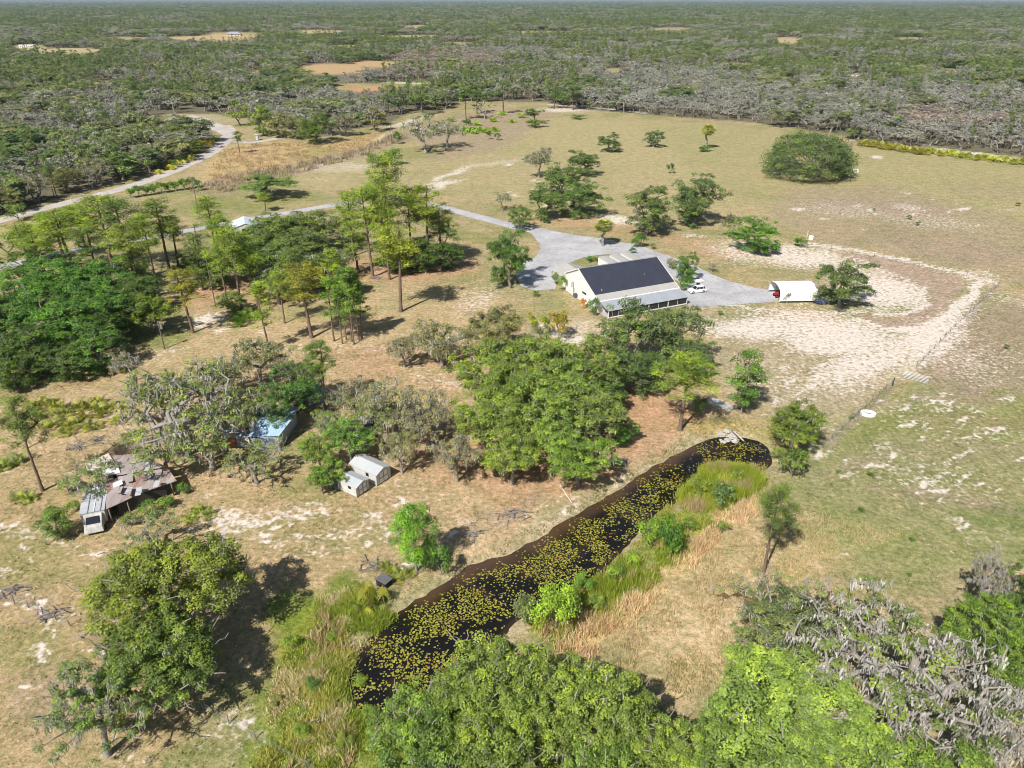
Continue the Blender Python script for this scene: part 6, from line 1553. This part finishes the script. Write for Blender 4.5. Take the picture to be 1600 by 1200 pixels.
# blue roofed cottage
bc = empty('blue_cottage', (-40, 104, 0), 0, 'ruined cottage with pale blue roof sheets hidden among oaks', 'cottage')
def W4(px, py, z): x, y = G(px, py, z); return (x + 40, y - 104, z)
M_BLUE = ribbed('blue_tin', (0.36, 0.52, 0.70), (0.26, 0.40, 0.58), rib=.45, axis='X', rough=.5, rust=(0.45, 0.50, 0.55), rustamt=.25)
M_BWALL = plain('pale_blue_wall', (0.40, 0.46, 0.54), .8, noise=.2, scale=1.5)
def cslab(name, pts, mat, th=.08): return MB().slab([W4(*p) for p in pts], th).build(name, mat, bc)
cslab('roof', [(388, 682, 2.5), (436, 681, 2.4), (455, 656, 3.6), (398, 656, 3.7)], M_BLUE)
cslab('rear_roof', [(398, 655, 3.68), (455, 655, 3.58), (467, 636, 2.6), (405, 634, 2.6)], M_BLUE)
cslab('side_roof', [(349, 678, 2.5), (366, 680, 2.4), (388, 655, 3.2), (360, 648, 3.2)], M_BLUE)
cslab('side_roof_slope', [(367, 680, 2.42), (386, 683, 2.2), (398, 662, 2.6), (389, 655, 3.18)], M_BLUE)
cslab('board_patch', [(374, 678, 2.75), (386, 674, 2.85), (389, 661, 3.2), (380, 662, 3.2)], plain('brown_boards', (0.30, 0.15, 0.08), .9, noise=.2), th=.05)
cslab('board_patch', [(376, 692, 1.7), (390, 692, 1.7), (388, 682, 2.3), (377, 682, 2.3)], plain('tan_board', (0.55, 0.48, 0.38), .9), th=.05)
wl = MB()
def wp(mb, a, b_, zt, th=.12):
    p = Vector(W4(*a, 0)[:2]); q = Vector(W4(*b_, 0)[:2]); n_ = Vector((-(q - p).y, (q - p).x)).normalized() * th
    mb.hexa([(p.x, p.y, 0), (q.x, q.y, 0), (q.x + n_.x, q.y + n_.y, 0), (p.x + n_.x, p.y + n_.y, 0), (p.x, p.y, zt), (q.x, q.y, zt), (q.x + n_.x, q.y + n_.y, zt), (p.x + n_.x, p.y + n_.y, zt)])
wp(wl, (405, 702), (438, 703), 2.3); wp(wl, (438, 703), (465, 662), 2.4); wp(wl, (465, 662), (410, 660), 2.4); wp(wl, (352, 696), (405, 702), 2.1); wp(wl, (352, 696), (362, 668), 2.2)
wl.build('wall', M_BWALL, bc)
x, y, _ = W4(438, 705, 0); MB().box(x - .1, x + .1, y - .1, y + .1, 0, 2.4).build('corner_post', M_WHITE, bc)
x, y, _ = W4(365, 699, 0); MB().box(x - .6, x + .6, y - .25, y - .1, .3, 1.9).build('door', plain('orange_brown_door', (.32, .13, .06), .8), bc)
# pale shed in the left wood
ps = frame('pale_shed', *G(385, 362), math.radians(20), 'pale blue white roofed shed glimpsed between the left pines', 'shed')
MB().prism([(-3.5, 0), (3.5, 0), (3.5, 2.6), (0, 3.7), (-3.5, 2.6)], -4.5, 4.5).build('wall', M_OFFW, ps)
for s_ in (-1, 1): MB().slab([(s_ * 3.8, -4.7, 2.58), (0, -4.7, 3.8), (0, 4.7, 3.8), (s_ * 3.8, 4.7, 2.58)], .06).build('roof', ribbed('ps_roof', (.62, .68, .76), (.52, .58, .66), axis='Y'), ps)
MB().box(-1.2, 1.2, -4.55, -4.49, .05, 2.2).build('door', M_DARK, ps)
ob = frame('small_outbuilding', *G(495, 625), math.radians(30), 'small pale blue outbuilding in the shade behind the cottage', 'shed')
MB().box(-1.5, 1.5, -1.5, 1.5, 0, 2.1).build('wall', M_BWALL, ob)
MB().slab([(-1.7, -1.8, 2.15), (1.7, -1.8, 2.15), (1.7, 1.8, 2.5), (-1.7, 1.8, 2.5)], .07).build('roof', M_BLUE, ob)

# ------------------------------------------------------------------ poles, fences, gate, small things
def pole(bx, by, ty, label, lamp=False, r=.15):
    x, y = G(bx, by); h = Hmeas(bx, by, ty)
    p = frame('utility_pole', x, y, .3, label, 'utility pole', 'timber utility poles')
    t = MB(); t.tube((0, 0, -.2), (0, 0, h), r, r * .7, n=9); t.build('shaft', M_POLE, p)
    MB().box(-1.1, 1.1, -.06, .06, h - .7, h - .56).build('crossarm', M_POLE, p)
    for s_ in (-1, 0, 1):
        t = MB(); t.tube((s_ * .95, 0, h - .56), (s_ * .95, 0, h - .36), .05, .035, n=7); t.build('insulator', M_WHITE, p)
    if lamp:
        t = MB(); t.tube((.38, 0, h - 1.6), (.38, 0, h - .7), .24, n=12); t.build('transformer', M_STEEL, p)
pole(309, 326, 279, 'utility pole with a grey transformer by the roadside hedge', True)
pole(311, 391, 352, 'utility pole beside the driveway right of the flat topped pines')
pole(337, 479, 392, 'utility pole rising from the needle covered clearing')
pole(257, 545, 503, 'short utility pole on the mown strip with a white lamp', True)
pole(612, 224, 177, 'utility pole by the sandy track at the wood edge')
def post_line(mb_post, pts, step, h, group_root, jitter=.1, r=.07, mat=None):
    c = [Vector(G(x, y)) for x, y in pts]; out = []
    for a_, b_ in zip(c[:-1], c[1:]):
        n_ = max(1, int((b_ - a_).length / step))
        for i in range(n_): out.append(a_.lerp(b_, i / n_))
    out.append(c[-1])
    o = out[0]
    for i, q in enumerate(out):
        hh = h * random.uniform(.85, 1.1); z0 = gzs(q.x, q.y)
        t = MB(); t.tube((q.x - o.x, q.y - o.y, z0 - .1), (q.x - o.x + random.uniform(-.1, .1), q.y - o.y + random.uniform(-.1, .1), z0 + hh), r, r * .85, n=6); t.build('post', mat or M_WOOD, group_root)
    w_ = MB()
    for zz in (.35, .75, 1.1):
        for a_, b_ in zip(out[:-1], out[1:]):
            w_.tube((a_.x - o.x, a_.y - o.y, gzs(a_.x, a_.y) + zz * h / 1.2), (b_.x - o.x, b_.y - o.y, gzs(b_.x, b_.y) + zz * h / 1.2), .012, n=3, caps=False)
    w_.build('wire', M_STEEL, group_root)
    return o
def fence(pts, step, h, label, **kw):
    x, y = G(*pts[0]); r_ = empty('wire_fence', (x, y, 0), 0, label, 'fence')
    post_line(None, pts, step, h, r_, **kw)
fence([(1285, 700), (1340, 648), (1393, 600)], 3.2, 1.25, 'wire fence from the pond head up to the metal gate')
fence([(1432, 574), (1500, 503), (1560, 446)], 3.6, 1.25, 'wire fence running from the gate to the far pasture corner')
fence([(1268, 382), (1400, 410), (1550, 440), (1680, 458)], 5.0, 1.25, 'wire fence along the far side of the bare sand yard')
fence([(-20, 930), (45, 950), (110, 978)], 2.2, 1.1, 'broken wire fence at the lower left frame edge')
fence([(318, 1108), (400, 1155), (480, 1200), (560, 1250)], 3.0, 1.1, 'wire fence beside the marsh grass at the bottom')
fence([(636, 285), (652, 272), (661, 268)], 2.5, 1.3, 'short run of fence posts at the end of the sandy track')
fence([(1330, 222), (1480, 242), (1640, 262)], 6.0, 1.3, 'wire fence below the yellow palmettos at the wood edge')
gp = frame('gate_post', *G(1394, 603), 0, 'dark wooden gate post left of the metal gate', 'post')
t = MB(); t.tube((0, 0, -.1), (.15, .1, 1.7), .13, .11, n=8); t.build('post', plain('dark_wood', (.09, .07, .06), .9), gp)
# tubular gate, left lying at a slant in the gateway
ga = Vector(G(1409, 590)); gb = Vector(G(1449, 600))
gt = frame('metal_gate', ga.x, ga.y, math.atan2(gb.y - ga.y, gb.x - ga.x), 'grey tubular metal field gate standing open on the pasture', 'gate')
gl = (gb - ga).length
M_PALE = plain('pale_galvanised', (0.66, 0.69, 0.73), .5, noise=.05)
for z in (.15, .42, .69, .96, 1.25, 1.5):
    t = MB(); t.tube((0, 0, z), (gl, 0, z), .04, n=6); t.build('rail', M_PALE, gt)
for x in (0, gl / 2, gl):
    t = MB(); t.tube((x, 0, .1), (x, 0, 1.53), .04, n=6); t.build('upright', M_STEEL, gt)
# water trough
tx, ty_ = G(1356, 648)
tg = frame('water_trough', tx, ty_, math.radians(-15), 'white oval ring water trough on the grass by the fence', 'trough')
def ringmesh(rx, ry, z0, z1, th, n=28):
    m_ = MB()
    for k in range(n):
        a, b_ = 2 * math.pi * k / n, 2 * math.pi * (k + 1) / n
        p = lambda r1, r2, t_: (r1 * math.cos(t_), r2 * math.sin(t_))
        A, B2, C2, D2 = p(rx, ry, a), p(rx, ry, b_), p(rx - th, ry - th, b_), p(rx - th, ry - th, a)
        m_.add([(*A, z0), (*B2, z0), (*B2, z1), (*A, z1), (*D2, z0), (*C2, z0), (*C2, z1), (*D2, z1)], [(0, 1, 2, 3), (3, 2, 6, 7), (7, 6, 5, 4)])
    return m_
ringmesh(1.3, .95, 0, .5, .42).build('rim', M_WHITE, tg)
t = MB(); t.add([(.87 * math.cos(a), .52 * math.sin(a), .12) for a in np.linspace(0, 6.283, 20)[:-1]], [tuple(range(19))]); t.build('floor', plain('muddy_water', (.12, .10, .05), .2), tg)
# white tank with pole
tk = frame('water_tank', *G(1267, 374), 0, 'white domed tank beside the round bush on the sand', 'tank')
bm = MB(); 
for z0, z1, r0, r1 in ((0, .9, .75, .75), (.9, 1.15, .75, .55), (1.15, 1.25, .55, .12)): bm.tube((0, 0, z0), (0, 0, z1), r0, r1, n=16)
bm.build('shell', M_WHITE, tk); MB().box(-.12, .12, -.12, .12, 1.25, 1.36).build('cap', M_STEEL, tk)
wp_ = frame('marker_pole', *G(1260.5, 373), 0, 'thin white pole standing left of the white tank', 'pole'); t = MB(); t.tube((0, 0, 0), (0, 0, 2.6), .05, n=6); t.build('shaft', M_WHITE, wp_)
wp_ = frame('marker_pole', *G(1541, 432), 0, 'thin white pole at the far corner of the sand yard', 'pole'); t = MB(); t.tube((0, 0, 0), (.1, 0, 2.6), .06, n=6); t.build('shaft', M_OFFW, wp_)
wp_ = frame('marker_pole', *G(1083, 399), 0, 'thin white pole in the grass above the car', 'pole'); t = MB(); t.tube((0, 0, 0), (0, 0, 1.6), .05, n=6); t.build('shaft', M_WHITE, wp_)
for bx, by, l in ((1327, 264, 'left white hive box beside the dome shaped oak'), (1337, 269, 'right white hive box beside the dome shaped oak'), (1328, 272, 'lower white hive box at the skirt of the dome shaped oak')):
    b_ = frame('hive_box', *G(bx, by), .3, l, 'box', 'white boxes by the dome shaped oak')
    MB().box(-.9, .9, -.7, .7, 0, 1.0).build('box', M_WHITE, b_, bevel=.03); MB().box(-.98, .98, -.78, .78, 1.0, 1.1).build('lid', M_WHITE, b_)
# pond side things
st_ = frame('plastic_pipe', *G(884, 774), 0, 'long thin white pipe lying on the far bank of the pond', 'pipe')
a_, b_ = Vector(G(875, 760)), Vector(G(893, 787)); m_ = (a_ + b_) / 2; st_.location = (m_.x, m_.y, gzs(m_.x, m_.y))
t = MB(); t.tube((a_.x - m_.x, a_.y - m_.y, .12), (b_.x - m_.x, b_.y - m_.y, .12), .05, n=6); t.build('pipe', M_WHITE, st_)
pb = frame('pump_box', *G(601, 915), math.radians(-35), 'dark weathered pump box beside the yellowing palm', 'box')
MB().box(-.8, .8, -.6, .6, 0, 1.1).build('box', plain('black_boards', (.035, .035, .04), .8), pb)
for k in range(4): MB().box(-.9, .9, -.68 + k * .35, -.37 + k * .35, 1.12, 1.16).build('plank', plain('lid_plank', (.16, .155, .17), .8, noise=.2, scale=4), pb)
dc = frame('bank_platform', *G(966, 724), math.radians(-12), 'small grey boarded platform on the far bank of the pond', 'platform')
for k in range(6): MB().box(-1.2, 1.2, -.9 + k * .3, -.63 + k * .3, .42, .47).build('plank', plain('grey_plank', (.33, .34, .38), .8, noise=.2, scale=4), dc)
for sx in (-1.1, 1.1):
    for sy in (-.8, .75): MB().box(sx - .06, sx + .06, sy - .06, sy + .06, 0, .42).build('leg', M_WOOD, dc)
sl = frame('concrete_slab', *G(1126, 632), math.radians(-50), 'pale worn concrete slab left of the slim dark green tree', 'slab')
MB().box(-2.6, 2.4, -1.1, 1.0, -.05, .14).build('slab', plain('pale_concrete', (.50, .50, .50), .9, noise=.15, scale=1), sl, bevel=.03)
M_ROCK = plain('pale_rubble', (0.52, 0.50, 0.46), .9, noise=.2, scale=2)
for k, (x, y) in enumerate([(1128, 678), (1136, 674), (1144, 680), (1138, 684), (1150, 685), (1130, 686)]):
    o = lump('rubble_block', *G(x, y), random.uniform(.5, .9), random.uniform(.4, .7), random.uniform(.4, .7), M_ROCK, 'pale rubble block piled at the head of the pond', 'rubble', k + 5, k)
    o['group'] = 'pale rubble at the pond head'
pi = frame('drain_pipe', *G(1154, 682), 0, 'grey concrete pipe sloping into the head of the pond', 'pipe')
t = MB(); t.tube((-.7, .9, .5), (.6, -1.1, -.2), .13, n=8); t.build('pipe', M_CONC, pi)
for k, (x, y, l) in enumerate([(798, 806, 'tangle of cut branches on the far bank of the pond'), (735, 838, 'heap of grey branches right of the bright green tree'), (585, 885, 'pile of dead branches above the yellowing palm'),
                               (120, 700, 'fallen mossy branches above the shack'), (150, 690, 'grey brush heap behind the shack'), (175, 780, 'dead branches lying over the camper roof'),
                               (70, 965, 'broken timber at the lower left fence'), (20, 925, 'grey stump debris at the left frame edge'), (150, 985, 'dead brush left of the large olive green oak'),
                               (270, 455, 'fallen logs under the left pines'), (590, 435, 'brush heap at the foot of the central pines'), (660, 425, 'pale brush line under the central pines'), (340, 850, 'brush below the ragged tree near the shack'), (500, 1130, 'dead grey twigs in the marsh grass')]):
    x0, y0 = G(x, y); z0 = 2.5 if k == 5 else gzs(x0, y0)
    V, Q = [], []; m_ = MB()
    bp = frame('brush_pile', x0, y0, 0, l, 'brush pile'); bp.location.z = z0
    rr = random.Random(k)
    for j in range(34):
        a = rr.random() * 6.28; r_ = abs(rr.gauss(0, .9)); c_ = Vector((r_ * math.cos(a) * 1.3, r_ * math.sin(a), rr.uniform(.05, .5)))
        d_ = Vector((rr.gauss(0, 1), rr.gauss(0, .8), rr.gauss(0, .22))).normalized() * rr.uniform(.3, 1.2)
        m_.tube(c_ - d_, c_ + d_, rr.uniform(.03, .09), .02, n=4, caps=False)
    m_.build('branches', M_GREYBARK, bp)
# far things
fh = frame('far_house', *G(366, 56), .1, 'distant grey roofed house beside the sandy clearing', 'house')
MB().box(-14, 14, -7, 7, 0, 3).build('wall', M_OFFW, fh)
m_ = MB(); m_.add([(-15, -8, 3), (15, -8, 3), (15, 8, 3), (-15, 8, 3), (-7, 0, 7.5), (7, 0, 7.5)], [(0, 1, 5, 4), (1, 2, 5), (2, 3, 4, 5), (3, 0, 4), (0, 3, 2, 1)]); m_.build('roof', plain('grey_tiles', (.34, .34, .38), .8), fh)
for x in (-9, -3, 4, 10): MB().box(x - .8, x + .8, -7.05, -6.98, .9, 2.3).build('window', M_GLASS, fh)
for bx, l, ln in ((37, 'left white trailer home in the distant clearing', 11), (50, 'right white trailer home in the distant clearing', 10)):
    q = frame('trailer_home', *G(bx, 75), .05, l, 'trailer home', 'white trailer homes in the distance')
    MB().box(-ln / 2, ln / 2, -2, 2, .6, 4.2).build('body', M_WHITE, q, bevel=.1); MB().box(-ln / 2 - .1, ln / 2 + .1, -2.1, 2.1, 4.2, 4.5).build('roof', M_WHITE, q)
    for x in (-3, 0, 3): MB().box(x - .6, x + .6, -2.05, -1.98, 1.9, 3.0).build('window', M_GLASS, q)
for bx, by, l in ((1232, 74, 'white shed in the clearing of the distant wood'), (815, 90, 'white roofed hut deep in the distant wood')):
    q = frame('far_hut', *G(bx, by), .2, l, 'hut'); MB().prism([(-3.5, 0), (3.5, 0), (3.5, 2.8), (0, 4), (-3.5, 2.8)], -2.5, 2.5).build('wall', M_WHITE, q)
    for s_ in (-1, 1): MB().slab([(s_ * 3.9, -2.7, 2.75), (0, -2.7, 4.1), (0, 2.7, 4.1), (s_ * 3.9, 2.7, 2.75)], .08).build('roof', M_WTIN, q)
ct = frame('portable_cabin', *G(402, 219), .2, 'small blue grey cabin by the bend of the dirt road', 'cabin')
MB().box(-.9, .9, -.9, .9, 0, 2.6).build('body', plain('blue_grey_panel', (.30, .38, .46), .6), ct, bevel=.04); MB().box(-1, 1, -1, 1, 2.6, 2.75).build('roof', M_OFFW, ct)
MB().box(-.5, .5, -.95, -.89, .1, 2.2).build('door', M_OFFW, ct)

# ------------------------------------------------------------------ air
hz = MB(); hz.box(-14000, 14000, -120, 27000, -2.5, 66.2)
HM, hnt, hb, ho = new_mat('haze')
hnt.nodes.remove(hb)
pv = hnt.nodes.new('ShaderNodeVolumePrincipled'); pv.inputs['Color'].default_value = (0.62, 0.80, 1.0, 1); pv.inputs['Density'].default_value = 0.00003
hnt.links.new(pv.outputs[0], ho.inputs['Volume'])
tag(hz.build('haze', HM), kind='stuff')
